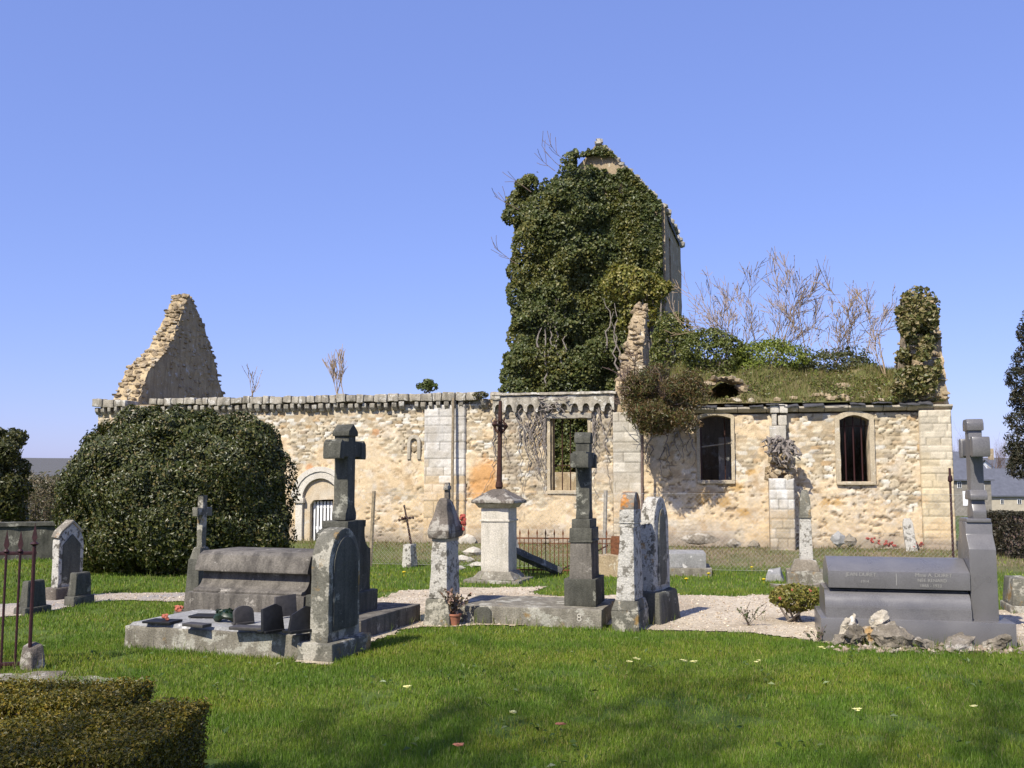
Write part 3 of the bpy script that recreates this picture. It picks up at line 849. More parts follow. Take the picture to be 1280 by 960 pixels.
for k in range(46):
    an = math.pi * rr.uniform(-.05, 1.05); r_ = rr.uniform(.95, 1.25)
    p = (hole[0] + .43 * r_ * math.cos(an), hole[1] - .12 + rr.uniform(-.1, .35) + .1 * math.sin(an), 3.40 + .36 * r_ * math.sin(an) + .06)
    mb.rock(p, (rr.uniform(.07, .14), rr.uniform(.1, .2), rr.uniform(.03, .07)), k + 70, 1, .45)
mb.build('vault_opening', M['rubble'], mound, smooth=25)
mb = MB()
for k in range(40):
    u, v = ((1056, 476) if k < 22 else (rr.uniform(900, 1140), rr.uniform(492, 503)))
    s, z = CT(u + rr.uniform(-10, 10), v, 1.0 if k < 22 else .15)
    t_ = 1.0 + rr.uniform(-.2, .3) if k < 22 else rr.uniform(.05, .3)
    mb.rock((s, t_, float(mound_h(np.array(s), np.array(t_))) + .04), (rr.uniform(.05, .13), rr.uniform(.06, .1), rr.uniform(.03, .06)), k + 170, 1, .4)
mb.build('loose_stones', M['rubble'], mound, smooth=25)

# -- tower
TW = thing('tower', None, None); TW.parent = church
tw_rot = R(-15)
c0 = Vector((4.57, 29.3, 0)); ax_ = Vector((math.cos(tw_rot), math.sin(tw_rot), 0))
TWW = 3.95
tcorner = c0 - ax_ * TWW
l = chl(tcorner)
TW.location = (l[0], l[1], 0); TW.rotation_euler = (0, 0, R(-3))
EV, AP, TD = 9.75, 11.95, 5.0
mb = MB()
o = [(0, -.2), (TWW, -.2), (TWW, EV), (TWW / 2, AP), (0, EV)]
mb.prism(o, 0, .7, 'y'); mb.prism(o, TD - .7, TD, 'y')
mb.box(0.003, .65, .702, TD - .702, -.2, EV - .08)
sl0, sl1 = 1.15, 1.6
for y0, y1, z0, z1 in ((.702, sl0, -.2, EV - .08), (sl1, TD - .702, -.2, EV - .08), (sl0 + .001, sl1 - .001, -.2, 7.6), (sl0 + .001, sl1 - .001, 9.1, EV - .08)):
    mb.box(TWW - .65, TWW - .003, y0, y1, z0, z1)
mb.build('tower_wall', M['rubble'], TW, seg=.4, amp=.025, freq=3, smooth=30)
MB().box(TWW - .7, TWW - .4, sl0 - .05, sl1 + .05, 7.5, 9.2).build('slit_dark_backing', M['dark'], TW)  # dark block paints the tower's unlit inside behind the slit opening
mb = MB()
h_ = TWW / 2; e_ = TWW + .05
mb.hexa([(-.05, .69, EV - .25), (h_, .69, AP - .3), (h_, TD - .69, AP - .3), (-.05, TD - .69, EV - .25)], [(-.05, .69, EV - .15), (h_, .69, AP - .2), (h_, TD - .69, AP - .2), (-.05, TD - .69, EV - .15)])
mb.hexa([(h_ + .01, .69, AP - .3), (e_, .69, EV - .25), (e_, TD - .69, EV - .25), (h_ + .01, TD - .69, AP - .3)], [(h_ + .01, .69, AP - .2), (e_, .69, EV - .15), (e_, TD - .69, EV - .15), (h_ + .01, TD - .69, AP - .2)])
mb.build('tower_roof', M['slate'], TW, seg=.4, amp=.03)
mb = MB(); rr = random.Random(8)
for k in range(26):
    y = .1 + k * .19
    mb.rock((TWW - .04 + rr.uniform(-.05, .08), y, EV - .02 + rr.uniform(-.05, .08)), (.14, .12, .08 + .04 * rr.random()), k + 300, 1, .35)
for k in range(90):
    f = rr.random(); z = EV + (AP - EV) * f
    mb.rock((TWW - .02 - (TWW / 2 - .02) * f + rr.uniform(-.06, .03), .3 + rr.uniform(-.36, .35), z + rr.uniform(-.05, .06)), (.13, .12, .07), k + 400, 1, .4)
mb.build('coping', M['cornice'], TW, smooth=25)

# ---------------------------------------------------------------- plants on the ruin
IVY = [(.066, .086, .022), (.088, .105, .028), (.12, .128, .036), (.048, .06, .017), (.17, .165, .055)]
YEL = [(.18, .18, .03), (.23, .21, .045), (.13, .14, .03), (.27, .23, .06)]
def poly_lobes(poly, n, r, Yf, seed, squash=.7):
    rg = random.Random(seed); us = [p[0] for p in poly]; vs = [p[1] for p in poly]; o = []
    P = np.array(poly, float)
    tries = 0
    while len(o) < n and tries < 40000:
        tries += 1
        u, v = rg.uniform(min(us), max(us)), rg.uniform(min(vs), max(vs))
        if not inpoly(np.array([u]), np.array([v]), poly)[0]: continue
        Yc = Yf(u, v); rad = rg.uniform(*r)
        # keep lobe inside outline
        dmin = 1e9
        for a, b in zip(P, np.roll(P, -1, 0)):
            ab = b - a; f = np.clip(((u - a[0]) * ab[0] + (v - a[1]) * ab[1]) / (ab @ ab), 0, 1)
            q = a + ab * f; dmin = min(dmin, math.hypot(q[0] - u, q[1] - v))
        rad = min(rad, max(dmin / FPX * Yc * 1.08, .0))
        if rad < r[0] * .55: continue
        c = at(u, v, Yc)
        o.append((c.x, c.y, c.z, rad, rad * squash, rad))
    return o
def tower_front(u, v):
    k = (u - 640) / FPX
    # depth of the tower's front plane along this column
    return (c0.y + math.tan(-tw_rot) * c0.x) / (1 + math.tan(-tw_rot) * k) if True else 30
ivy_poly = [(628, 492), (640, 440), (651, 400), (641, 352), (652, 318), (639, 272), (648, 232), (664, 230), (680, 205), (700, 192), (722, 190), (738, 172), (752, 166), (770, 178), (800, 205), (824, 232), (838, 262), (838, 330), (846, 380), (858, 400), (862, 440), (850, 470), (800, 500)]
lo = poly_lobes(ivy_poly, 90, (.45, .95), lambda u, v: tower_front(u, v) - (.25 if u < 740 else -.12), 21, .75)
lo = [l for l in lo if not (l[2] > 8.6 and l[0] > 2.0)]
lo += poly_lobes([(722, 190), (736, 178), (752, 170), (764, 182), (770, 196), (802, 214), (826, 238), (840, 262), (840, 400), (770, 420), (735, 300)], 110, (.14, .34), lambda u, v: tower_front(u, v) + .02, 22, .5)
lo += poly_lobes([(640, 236), (668, 232), (690, 470), (630, 492), (650, 400)], 40, (.4, .9), lambda u, v: tower_front(u, v) + 1.3, 23, 1.0)
lo += poly_lobes([(644, 232), (684, 200), (690, 300), (672, 440), (690, 610), (620, 610), (628, 440), (642, 400), (628, 352), (640, 318), (626, 272)], 80, (.3, .8), lambda u, v: tower_front(u, v) - .1, 27, .9)
lo += poly_lobes([(632, 250), (648, 224), (664, 226), (672, 262), (650, 300)], 14, (.18, .4), lambda u, v: tower_front(u, v) + .2, 37, .9)
lo += poly_lobes([(672, 480), (760, 480), (760, 606), (672, 606)], 40, (.3, .6), lambda u, v: tower_front(u, v) - .3, 28, .8)
lo += poly_lobes([(668, 222), (684, 200), (712, 186), (736, 182), (740, 240), (660, 300)], 26, (.25, .55), lambda u, v: tower_front(u, v) - .1, 29, .9)
P, d = lobes_points(lo, 200000, .12, .25, .8)
hol = fbm(P[:, 0] / .75 + 3, P[:, 2] / .6, 15, 3); P[:, 1] += .25 * sstep(.55, .36, hol) - .15 * sstep(.5, .65, hol)
P += d * (.13 * (fbm(P[:, 0] / .3, P[:, 2] / .3, 16, 2) - .5))[:, None]
nb = 90000                                    # the close layer that clings to the stone
u_, z_ = rng.uniform(-.05, TWW + .02, nb), rng.uniform(.3, AP, nb)
edge_ = np.where(np.abs(u_ - TWW / 2) < TWW / 2 + .05, EV + (AP - EV) * (1 - np.abs(u_ - TWW / 2) / (TWW / 2)), EV)
keep = (z_ < edge_ + .05) & ~((z_ > 10.2) & (fbm(u_ / .5, z_ / .5, 83, 3) < .2 + .26 * (z_ - 10.2) / 1.7 + .18 * (u_ > TWW / 2))) & ~((u_ > TWW - .35) & (fbm(u_ / .3, z_ / .3, 84, 2) < .45))
u_, z_ = u_[keep], z_[keep]
lump = .06 + .22 * fbm(u_ / .28, z_ / .3, 85, 2)
base_ = np.array(tuple(tcorner))[None] + np.array(tuple(ax_))[None] * u_[:, None] + np.stack([0 * z_, 0 * z_, z_], -1) + np.array([math.sin(tw_rot), -math.cos(tw_rot), 0])[None] * (lump * rng.uniform(.2, 1.1, len(u_)))[:, None]
fr_ = c0.y + math.tan(tw_rot) * (P[:, 0] - c0.x)
inside = (P[:, 0] > tcorner.x) & (P[:, 0] < c0.x)
P[:, 1] = np.where(inside, np.minimum(P[:, 1], fr_ - .06 - .1 * rng.random(len(P))), P[:, 1])
P = P[~(inside & (hol < .33) & (rng.random(len(P)) < .4))]
P = np.concatenate([P, base_]); d = np.array([0, -.8, .45]) + rng.normal(0, .45, (len(P), 3))
q_ = P - np.array(tuple(tcorner)); ua = q_[:, 0] * ax_.x + q_[:, 1] * ax_.y
lim = EV + (AP - EV) * (1 - np.abs(np.clip(ua, 0, TWW) - TWW / 2) / (TWW / 2)) + np.where(ua > 1.4, .05, .4) * (.4 + 1.2 * fbm(P[:, 0] / .3, P[:, 2] / .3, 88, 2))
keep = ((P[:, 2] < lim) | (ua < .1)) & ~((ua > TWW - .08) & (P[:, 2] > 4.5)) & ~((P[:, 2] > 11.0) & (ua > 1.3) & (fbm(P[:, 0] / .35, P[:, 2] / .35, 89, 2) < .56))
P, d = P[keep], d[keep]
P[:, 2] = np.maximum(P[:, 2], .1)
cols = pick_cols(len(P), IVY, [.3, .3, .2, .12, .08])
br = fbm(P[:, 0] / .9, P[:, 2] / .9, 5, 3)
cols = mixc(cols, cols * C3(1.22, 1.08, .9), sstep(.52, .68, br)); 
ivy = thing('ivy', 'huge dark green ivy smothering the tall tower up to its gable peak', 'ivy', (tcorner.x + 1, tcorner.y, 0))
def rel(P, root):
    return P - np.array(tuple(root.location))
leaves('foliage', rel(P, ivy), d, .088, cols, M['leaf'], ivy, .8, .42, .12, 1.0, .5)
mb = MB(); rr = random.Random(4)
for k in range(16):
    u, v = rr.uniform(650, 850), rr.uniform(440, 490); p = at(u, v, tower_front(u, v) - .75) - ivy.location; pts = [p]
    for j in range(9):
        p = p + Vector((rr.uniform(-.14, .14), rr.uniform(-.03, .03), rr.uniform(.12, .3))); pts.append(p)
    mb.tube(pts, [.03 * (1 - j * .08) for j in range(10)], 5)
mb.build('stem', M['vine'], ivy)
out = []
rr = random.Random(9)
for u, v in ((712, 204), (694, 214), (664, 240), (648, 262), (700, 208), (646, 330)):
    grow(at(u, v, 29.9) - ivy.location, Vector((-.8, 0, .5)), .85, .012, 1, out, rr, .2, .8, (3, 5))
branches_mesh(out, 'sprig', M['twig'], ivy, .008)

def bush(name, label, cat, lobes, n, size, pal, mat='leaf', group=None, aspect=.6, jit=.75, stem=None, w=None, deep=.34, droop=0., up=.3, cull=.7):
    L = np.array(lobes)
    root = thing(name, label, cat, (float(L[:, 0].mean()), float(L[:, 1].mean()), float((L[:, 2] - L[:, 5]).min())), 0, group)
    P, d = lobes_points(lobes, n, deep, up, cull)
    sz = float(L[:, 3].mean()); P = P + d * (sz * .9 * (fbm(P[:, 0] / sz * 1.3 + P[:, 1] / sz, P[:, 2] / sz * 1.3, n % 97, 3) - .5))[:, None]
    leaves('foliage', rel(P, root), d, size, pick_cols(len(P), pal, w), M[mat], root, aspect, jit, .15, droop)
    if stem:
        mb = MB(); rg = random.Random(len(lobes))
        for l in lobes[:14]:
            a = Vector((rg.uniform(-.08, .08) + stem[0], stem[1], stem[2])); b = Vector(l[:3])
            m = a.lerp(b, .5) + Vector((rg.uniform(-.1, .1), rg.uniform(-.1, .1), rg.uniform(-.05, .12)))
            mb.tube([a - root.location, m - root.location, b - root.location], [stem[3], stem[3] * .7, stem[3] * .3], 5)
        mb.build('stem', M['bark'], root)
    return root
def plobes(u, v, Y, ru, rv, n, seed, ry=.7, r=(.35, .6)):
    """lobes filling an ellipse of ru x rv photo pixels at depth Y"""
    rg = random.Random(seed); k = Y / FPX; c = at(u, v, Y); o = []
    for _ in range(n):
        a, q = rg.uniform(0, 6.283), math.sqrt(rg.random()); f = rg.uniform(*r)
        o.append((c.x + math.cos(a) * q * ru * k * (1 - f), c.y + rg.uniform(-1, 1) * ru * k * ry * (1 - f), c.z + math.sin(a) * q * rv * k * (1 - f), ru * k * f, ru * k * f * ry, rv * k * f))
    return o
# yellow-green ivy mass in front of the tower, with bare stems below
y0 = plobes(798, 358, 27.4, 46, 34, 18, 2) + plobes(800, 392, 27.4, 34, 30, 8, 3)
bush('flowering_ivy', 'yellow green mound of ivy against the tower foot above the chancel gable', 'ivy', y0, 13000, .10, YEL, aspect=.75, jit=.5, stem=(4.0, 27.4, 3.4, .05))
bush('shrub', 'dark green shrub beside the tower foot right of the chancel gable', 'shrub', plobes(840, 440, 26.4, 40, 54, 18, 5), 10000, .085, [(.10, .125, .028), (.14, .155, .035), (.075, .095, .024), (.19, .185, .05)], stem=(4.3, 27.0, 3.2, .05))
bush('shrub', 'olive green shrub behind the hole in the overgrown vault', 'shrub', plobes(893, 446, 23.9, 50, 36, 20, 6), 12000, .075, [(.11, .135, .03), (.15, .165, .04), (.085, .10, .025)], stem=(4.8, 23.9, 3.7, .03), group='shrubs growing on the choir vault')
bush('shrub', 'bright green leafy shrub among the bare saplings on the vault', 'shrub', plobes(962, 452, 23.7, 56, 32, 20, 7), 11000, .07, [(.16, .20, .025), (.20, .23, .04), (.11, .14, .025)], stem=(6.1, 23.7, 3.7, .03), group='shrubs growing on the choir vault')
bush('shrub', 'low dull green shrub in the middle of the vault top, right of the bright one', 'shrub', plobes(1045, 456, 24.2, 60, 22, 16, 8), 4500, .07, [(.075, .085, .03), (.1, .105, .04)], stem=(7.8, 24.2, 3.8, .025), group='shrubs growing on the choir vault')
# ivy on the east gable
lo = poly_lobes([(1122, 388), (1138, 362), (1166, 362), (1172, 392), (1170, 430), (1178, 460), (1176, 498), (1118, 502), (1124, 440)], 34, (.10, .26), lambda u, v: 20.62, 31, .6)
lo += poly_lobes([(1118, 388), (1136, 362), (1168, 362), (1174, 400), (1176, 460), (1176, 498), (1112, 500), (1120, 440)], 40, (.14, .32), lambda u, v: 21.2, 33, .8)
P, d = lobes_points(lo, 8000, .5, .2, .5)
P += d * (.3 * (fbm(P[:, 0] / .25 + P[:, 1] / .3, P[:, 2] / .25, 91, 3) - .5))[:, None]
eiv = thing('ivy', 'brownish green ivy clinging to the stub of the gable at the right end', 'ivy', (9.0, 21, 3.1))
k = ~((P[:, 2] > 3.95) & (P[:, 2] < 4.75) & (fbm(P[:, 0] / .3, P[:, 2] / .3, 96, 2) < .58)); P, d = P[k], d[k]
leaves('foliage', rel(P, eiv), d, .095, pick_cols(len(P), [(.15, .15, .05), (.20, .175, .065), (.095, .105, .03), (.25, .20, .095)]), M['leaf'], eiv, .8, .6)
# brown dead shrub hanging off the wall
lo = plobes(831, 499, 20.6, 68, 52, 30, 41, .5, (.2, .42)) + plobes(815, 520, 20.7, 28, 26, 6, 42, .5)
P, d = lobes_points(lo, 15000, .42, .0, .4)
hb = thing('hanging_shrub', 'rusty brown half dead shrub hanging over the wall where nave meets choir', 'shrub', tuple(at(804, 540, 21.2)))
leaves('foliage', rel(P, hb), d, .10, pick_cols(len(P), [(.15, .09, .035), (.12, .11, .03), (.11, .07, .03), (.17, .13, .06), (.09, .105, .03)]), M['leaf'], hb, .2, 1.0, .1, -.3)
out = []; rr = random.Random(6)
for k in range(26):
    grow(Vector((rr.uniform(-.06, .06), .0, rr.uniform(-.1, .3))), Vector((rr.uniform(-.5, 1.0), rr.uniform(-.6, -.1), .8)), rr.uniform(.6, 1.15), .014, 2, out, rr, .05, .7, (4, 6))
tr = [at(803, v, 21.35) - hb.location for v in (640, 600, 560, 520, 495)]
out.append((tr, [.03, .032, .03, .028, .02]))
branches_mesh(out, 'stem', M['twig'], hb, .006)

# bare saplings rising out of the vault
def sapling(name, label, cat, u, v_base, v_top, Y, seed, lvl=2, spread=.5, stems=1, rad=.03, buds=0, group=None, mat='sapling', bcol=None, kids=(4, 7), lean=0., upv=.25, zb=None):
    rg = random.Random(seed); p = at(u, v_base, Y)
    if zb is not None: p.z = zb
    H = (v_base - v_top) / FPX * Y
    root = thing(name, label, cat, tuple(p), 0, group); out = []
    for k in range(stems):
        grow(Vector((rg.uniform(-.05, .05) * stems, rg.uniform(-.05, .05), -.1)), Vector((lean + rg.uniform(-.55, .55) * (stems > 1), rg.uniform(-.3, .3), 1)), (H + .1) * .72 * rg.uniform(.72 if k else .9, 1.0), rad * rg.uniform(.7, 1), lvl, out, rg, upv, spread, kids, .09, .15, .22)
    branches_mesh(out, 'trunk', M[mat], root, .0058)
    if buds:
        B = tips(out, buds, rg)
        bo = leaves('buds', B, np.tile([0, 0, 1.], (len(B), 1)), .045, pick_cols(len(B), bcol or [(.075, .05, .03), (.12, .085, .045)]), M['leaf'], root, .55, 1.2)
        bo['kind'] = 'stuff'
    return root
GS = 'bare saplings on the choir vault'
sapling('bare_sapling', 'tallest of the bare saplings on the vault, with many upright budding stems', 'sapling', 962, 470, 326, 25.2, 1, 3, .72, 5, .03, 380, GS, kids=(3, 5), upv=.06)
sapling('bare_sapling', 'bare multi stemmed sapling with brown buds, left end of the vault saplings nearest the tower', 'sapling', 930, 472, 346, 24.6, 2, 3, .75, 4, .024, 240, GS, kids=(3, 5), lean=-.3, upv=.06)
sapling('bare_sapling', 'bare grey sapling with a single pale trunk and spreading crown mid vault', 'sapling', 1016, 475, 325, 24.6, 3, 3, .65, 1, .034, 200, GS, kids=(4, 6), upv=.12)
sapling('bare_sapling', 'thin forked bare sapling leaning left of the two nearest the ivied gable', 'sapling', 1078, 470, 352, 24.4, 4, 3, .75, 3, .024, 200, GS, kids=(3, 5), lean=-.1, upv=.1)
sapling('bare_sapling', 'bare sapling with pale trunk close in front of the ivied gable', 'sapling', 1112, 490, 375, 22.6, 5, 3, .6, 1, .028, 120, GS, kids=(3, 5), upv=.15)
sapling('bare_sapling', 'fine twigged bare sapling leaning right, between the tallest one and the ivied gable', 'sapling', 1040, 474, 352, 24.6, 6, 3, .8, 3, .02, 180, GS, kids=(3, 4), lean=.2, upv=.05)
sapling('bare_sapling', 'slender bare whip arching toward the tower at the left of the vault', 'sapling', 915, 470, 372, 24.8, 7, 1, .5, 2, .02, 60, GS, lean=-.35)
GN = 'saplings on the nave wall top'
sapling('bare_sapling', 'bare forked sapling on the nave wall top above the arched doorway', 'sapling', 428, 498, 436, 23.2, 8, 2, .5, 4, .018, 0, GN, upv=.22, zb=3.58)
sapling('bare_sapling', 'small seedling with withered leaves on the wall top beside the left gable', 'sapling', 318, 498, 450, 23.8, 9, 1, .8, 3, .014, 60, GN, zb=3.58)
bush('shrub', 'small green tuft of leaves on the nave wall top', 'shrub', plobes(534, 483, 23, 14, 10, 6, 51), 500, .09, [(.09, .12, .03), (.12, .14, .05)], stem=(-1.95, 23, 3.6, .015))
bush('moss_tuft', 'brownish moss patch on the cornice between the tuft and the iron cross', 'moss', plobes(598, 494, 22.5, 16, 5, 6, 52), 500, .05, [(.09, .09, .03), (.13, .11, .04)])
# grass on the vault
n = 42000
S0 = rng.uniform(MS0, MS1, n); T0 = rng.uniform(.02, 5.2, n) ** 1.0
H0 = mound_h(S0, T0) - .02
k = ((((S0 - hole[0]) / .46) ** 2 + ((T0 - hole[1]) / .52) ** 2) > 1) & (fbm(S0 / .6, T0 / .6, 44, 3) > .30)
S0, T0, H0 = S0[k], T0[k], H0[k]
Wp = np.stack([CH_O.x + SA.x * S0 + TA.x * T0, CH_O.y + SA.y * S0 + TA.y * T0, H0], -1)
def blades(name, P, h, w, cols, lean=.45, mat='grassblade'):
    n = len(P); an = rng.uniform(0, 6.283, n); le = rng.uniform(0, lean, n); an2 = rng.uniform(0, 6.283, n)
    hh = (h * rng.uniform(.55, 1.25, n))[:, None]; ww = w if np.ndim(w) else np.full(n, w)
    side = np.stack([np.cos(an), np.sin(an), an * 0], -1) * (ww * .5)[:, None]
    tip = np.stack([np.cos(an2) * le, np.sin(an2) * le, np.sqrt(1 - np.minimum(le, .95) ** 2)], -1) * hh
    mid = tip * .55; mid[:, 2] = tip[:, 2] * .62
    V = np.stack([P - side, P + side, P + mid + side * .7, P + tip, P + mid - side * .7], 1).reshape(-1, 3)
    b = np.arange(n) * 5
    F = np.concatenate([np.stack([b, b + 1, b + 2], -1), np.stack([b, b + 2, b + 4], -1), np.stack([b + 4, b + 2, b + 3], -1)])
    return tag(link(name, np_mesh(name, V, F, np.repeat(cols, 5, 0), False), M[mat]), kind='stuff')
blades('vault_grass', Wp, .07 + .24 * fbm(S0 / .35, T0 / .35, 47, 3) * rng.random(len(Wp)) ** .7, .011, pick_cols(len(Wp), [(.14, .165, .035), (.19, .175, .055), (.11, .14, .03), (.26, .21, .10), (.18, .14, .065)]), .8)
n = 16000
S2 = rng.uniform(MS0, MS1, n); T2 = rng.uniform(.0, 4.6, n)
k = (fbm(S2 / .45, T2 / .45, 48, 3) > .5) & ((((S2 - hole[0]) / .5) ** 2 + ((T2 - hole[1]) / .55) ** 2) > 1)
S2, T2 = S2[k], T2[k]
Wq = np.stack([CH_O.x + SA.x * S2 + TA.x * T2, CH_O.y + SA.y * S2 + TA.y * T2, mound_h(S2, T2) + rng.uniform(.0, .26, len(S2)) * fbm(S2 / .3, T2 / .3, 49, 2)], -1)
tag(leaves('vault_weeds', Wq, np.tile([0, -.5, .8], (len(Wq), 1)), .07, pick_cols(len(Wq), [(.12, .15, .03), (.18, .185, .045), (.21, .165, .075), (.10, .105, .035)]), M['leaf'], None, .5, .8), kind='stuff')

# dead vines on the nave wall
mb = MB(); rr = random.Random(2)
for k in range(46):
    u = rr.uniform(616, 700) if k < 26 else (rr.uniform(735, 770) if k < 36 else rr.uniform(800, 870)); v = rr.uniform(505, 530); pts = []
    uu, L = u, rr.randint(7, 22)
    if k >= 36: v = rr.uniform(535, 560); L = min(L, 8)
    for j in range(L):
        uu += rr.uniform(-4, 4); vv = v + j * 5
        if 683 < uu < 740 and vv > 512: uu = 682 if uu < 711 else 741
        s, z = CT(uu, vv, -.07); pts.append(chw(s, -.075 - rr.uniform(0, .03), z))
    mb.tube(pts, [max(.018 * (1 - j / L), .006) for j in range(L)], 4)
for k in range(10):
    pts = []; u, v = rr.uniform(672, 710), rr.uniform(496, 512)
    for j in range(7):
        s, z = CT(u, v, -.22); pts.append(chw(s, -.23 - rr.uniform(0, .05), z)); u += rr.uniform(-6, 7); v += rr.uniform(-3, 5)
    mb.tube(pts, [.018 * (1 - j / 9) for j in range(7)], 4)
o = mb.build('dead_vine', M['vine'])
tag(o, 'dry leafless vines creeping down the nave wall around the window', 'vine')
mb = MB(); rr = random.Random(15); base = chw(*((b0 + b1) / 2 + .02, -.62, CT(985, 560, -.62)[1]))
for k in range(34):
    p = Vector((rr.uniform(-.22, .26), rr.uniform(-.05, .12), rr.uniform(-.05, .22))); pts = [p]
    for j in range(6):
        p = p + Vector((rr.uniform(-.09, .09), rr.uniform(-.06, .04), rr.uniform(-.12, .03))); pts.append(p)
    r_ = rr.uniform(.02, .055)
    mb.tube(pts, [r_ * (1 - j * .13) for j in range(7)], 6)
o = mb.build('dead_ivy_root', M['vine'], None, seg=.06, amp=.012, freq=12)
o.location = base
tag(o, 'gnarled grey clump of dead ivy root gripping the broken buttress', 'root')

# ---------------------------------------------------------------- trees and bushes around
CAME = [(.045, .058, .011), (.066, .074, .016), (.10, .10, .022), (.03, .036, .009), (.14, .11, .034)]
k = 17.6 / FPX
cl = []
for u, v, ru, rv in ((215, 615, 125, 92), (150, 600, 68, 66), (120, 650, 50, 70), (285, 580, 68, 58), (325, 620, 40, 70), (330, 670, 42, 42), (225, 660, 120, 55), (180, 555, 58, 38), (250, 552, 62, 34), (100, 690, 34, 30), (215, 540, 62, 22), (118, 600, 38, 48), (312, 552, 40, 28)):
    c = at(220 + (u - 216) * .94, v, 17.9); cl.append((c.x, c.y, c.z, ru * k * .93, min(ru * k, 1.3), rv * k * .97))
cam_b = thing('camellia_bush', 'huge rounded dark glossy evergreen bush in front of the arched doorway wall', 'bush', (at(220, 700, 17.9).x, 17.9, 0))
P, d = lobes_points(cl, 120000, .05, .15, .86)
bump = 1 + .0 * P[:, 0]
P += d * (.36 * (fbm(P[:, 0] / .8, P[:, 2] / .7 + P[:, 1] / .7, 14, 3) - .5) + .14 * (fbm(P[:, 0] / .2, P[:, 2] / .2 + P[:, 1] / .2, 15, 2) - .5))[:, None] * 2
xr = at(364, 640, 17.9).x
m = (P[:, 2] > .03) & (P[:, 0] < xr + .22 * (fbm(P[:, 2] / .3, P[:, 1] / .3, 19, 3) - .5)); P, d = P[m], d[m]
leaves('foliage', rel(P, cam_b), d, .062, pick_cols(len(P), CAME, [.3, .3, .2, .12, .08]), M['glossleaf'], cam_b, .55, .45, .12, .5)
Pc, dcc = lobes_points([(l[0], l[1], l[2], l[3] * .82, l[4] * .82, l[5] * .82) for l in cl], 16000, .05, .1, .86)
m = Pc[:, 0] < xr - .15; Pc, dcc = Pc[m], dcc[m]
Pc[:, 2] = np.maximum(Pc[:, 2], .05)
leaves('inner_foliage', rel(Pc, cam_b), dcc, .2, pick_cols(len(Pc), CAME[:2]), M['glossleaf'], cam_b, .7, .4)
mb = MB(); rr = random.Random(3)
for kx in range(9): 
    mb.tube([(rr.uniform(-.3, .3), rr.uniform(-.2, .2), -.05), (rr.uniform(-.8, .8), rr.uniform(-.3, .3), .7), (rr.uniform(-1.3, 1.3), rr.uniform(-.4, .4), 1.5)], [.06, .05, .03], 6)
mb.build('trunk', M['bark'], cam_b)
Pf, df = lobes_points(cl, 46, .02, 0, .97); m = (Pf[:, 2] < 1.5) & (Pf[:, 1] < 17.9); Pf, df = Pf[m], df[m]
leaves('leaf_glints', rel(Pf + df * .04, cam_b), df, .036, np.tile([.7, .66, .55], (len(Pf), 1)), M['leaf'], cam_b, .9, .4)  # pale flakes paint the white glints of the glossy leaves

def tree(name, label, u, v_base, v_top, Y, wpx, seed, pal, n, size, group=None, trunk=.14, zb=None, cat='tree', low=.25, mat='leaf', nl=26, shape='round'):
    rg = random.Random(seed); p = at(u, v_base, Y); p.z = float(ground_h(np.array(p.x), np.array(p.y))) if zb is None else zb
    top = at(u, v_top, Y).z; H = top - p.z; W = wpx / FPX * Y / 2
    root = thing(name, label, cat, tuple(p), 0, group); L = []
    for _ in range(nl):
        f = rg.uniform(low, .95); an = rg.uniform(0, 6.283)
        rmax = W * (math.sqrt(max(0, 1 - ((f - .5) / .52) ** 2)) if shape == 'round' else (1.05 - f))
        q = math.sqrt(rg.random()) * rmax * .75; r_ = max(rmax, .3 * W) * rg.uniform(.3, .5)
        L.append((q * math.cos(an), q * math.sin(an), f * H, r_, r_, r_ * .8))
    out = []
    grow((0, 0, -.1), (0, 0, 1), H * .5, trunk, 2, out, rg, .15, .6, (5, 7), .06, .2, .3)
    branches_mesh(out, 'trunk', M['bark'], root, .01)
    P, d = lobes_points(L, n, .3, .2, .6)
    leaves('crown', P, d, size, pick_cols(len(P), pal), M[mat], root, .6, .7, .15, .4)
    return root
tree('tree', 'green leafy tree cut off by the left edge of the photo', -8, 662, 528, 26, 92, 61, [(.05, .06, .02), (.075, .08, .025), (.10, .095, .03)], 11000, .11, low=.05, nl=30)
kc = 22 / FPX; cl2 = []
rc = random.Random(62)
for u, v, r_ in ((1303, 372, 12), (1302, 396, 20), (1300, 420, 27), (1301, 446, 32), (1300, 472, 36), (1301, 500, 40), (1302, 528, 44), (1304, 556, 46), (1306, 580, 42)):
    for q in range(7):
        c = at(u, v, 22); an = rc.uniform(0, 6.283); f = rc.uniform(.45, .75)
        cl2.append((c.x + math.cos(an) * r_ * kc * f, 22 + math.sin(an) * r_ * kc * f, c.z + rc.uniform(-.15, .15), r_ * kc * .45, r_ * kc * .45, .26))
p = at(1302, 690, 22); p.z = 0
con = thing('conifer', 'dark conifer cut off by the right edge of the photo', 'tree', p)
P, d = lobes_points(cl2, 16000, .3, .1, .5)
leaves('crown', rel(P, con), d, .10, pick_cols(len(P), [(.03, .034, .018), (.045, .045, .024), (.06, .05, .03)]), M['leaf'], con, .3, .8, .1, .6)
MB().tube([(0, 0, -.1), (0, 0, 3), (0, 0, 5.3)], [.16, .11, .02], 8).build('trunk', M['bark'], con)
GB = 'bare winter trees beyond the left churchyard wall'
BT = [(72, 690, 540, 46, 'tallest thin bare tree just left of the big bush, beyond the wall'), (58, 690, 575, 36, 'low bare brown tree beyond the wall, midway between leafy tree and bush'), (95, 690, 555, 40, 'bare tree half hidden by the left side of the big bush')]
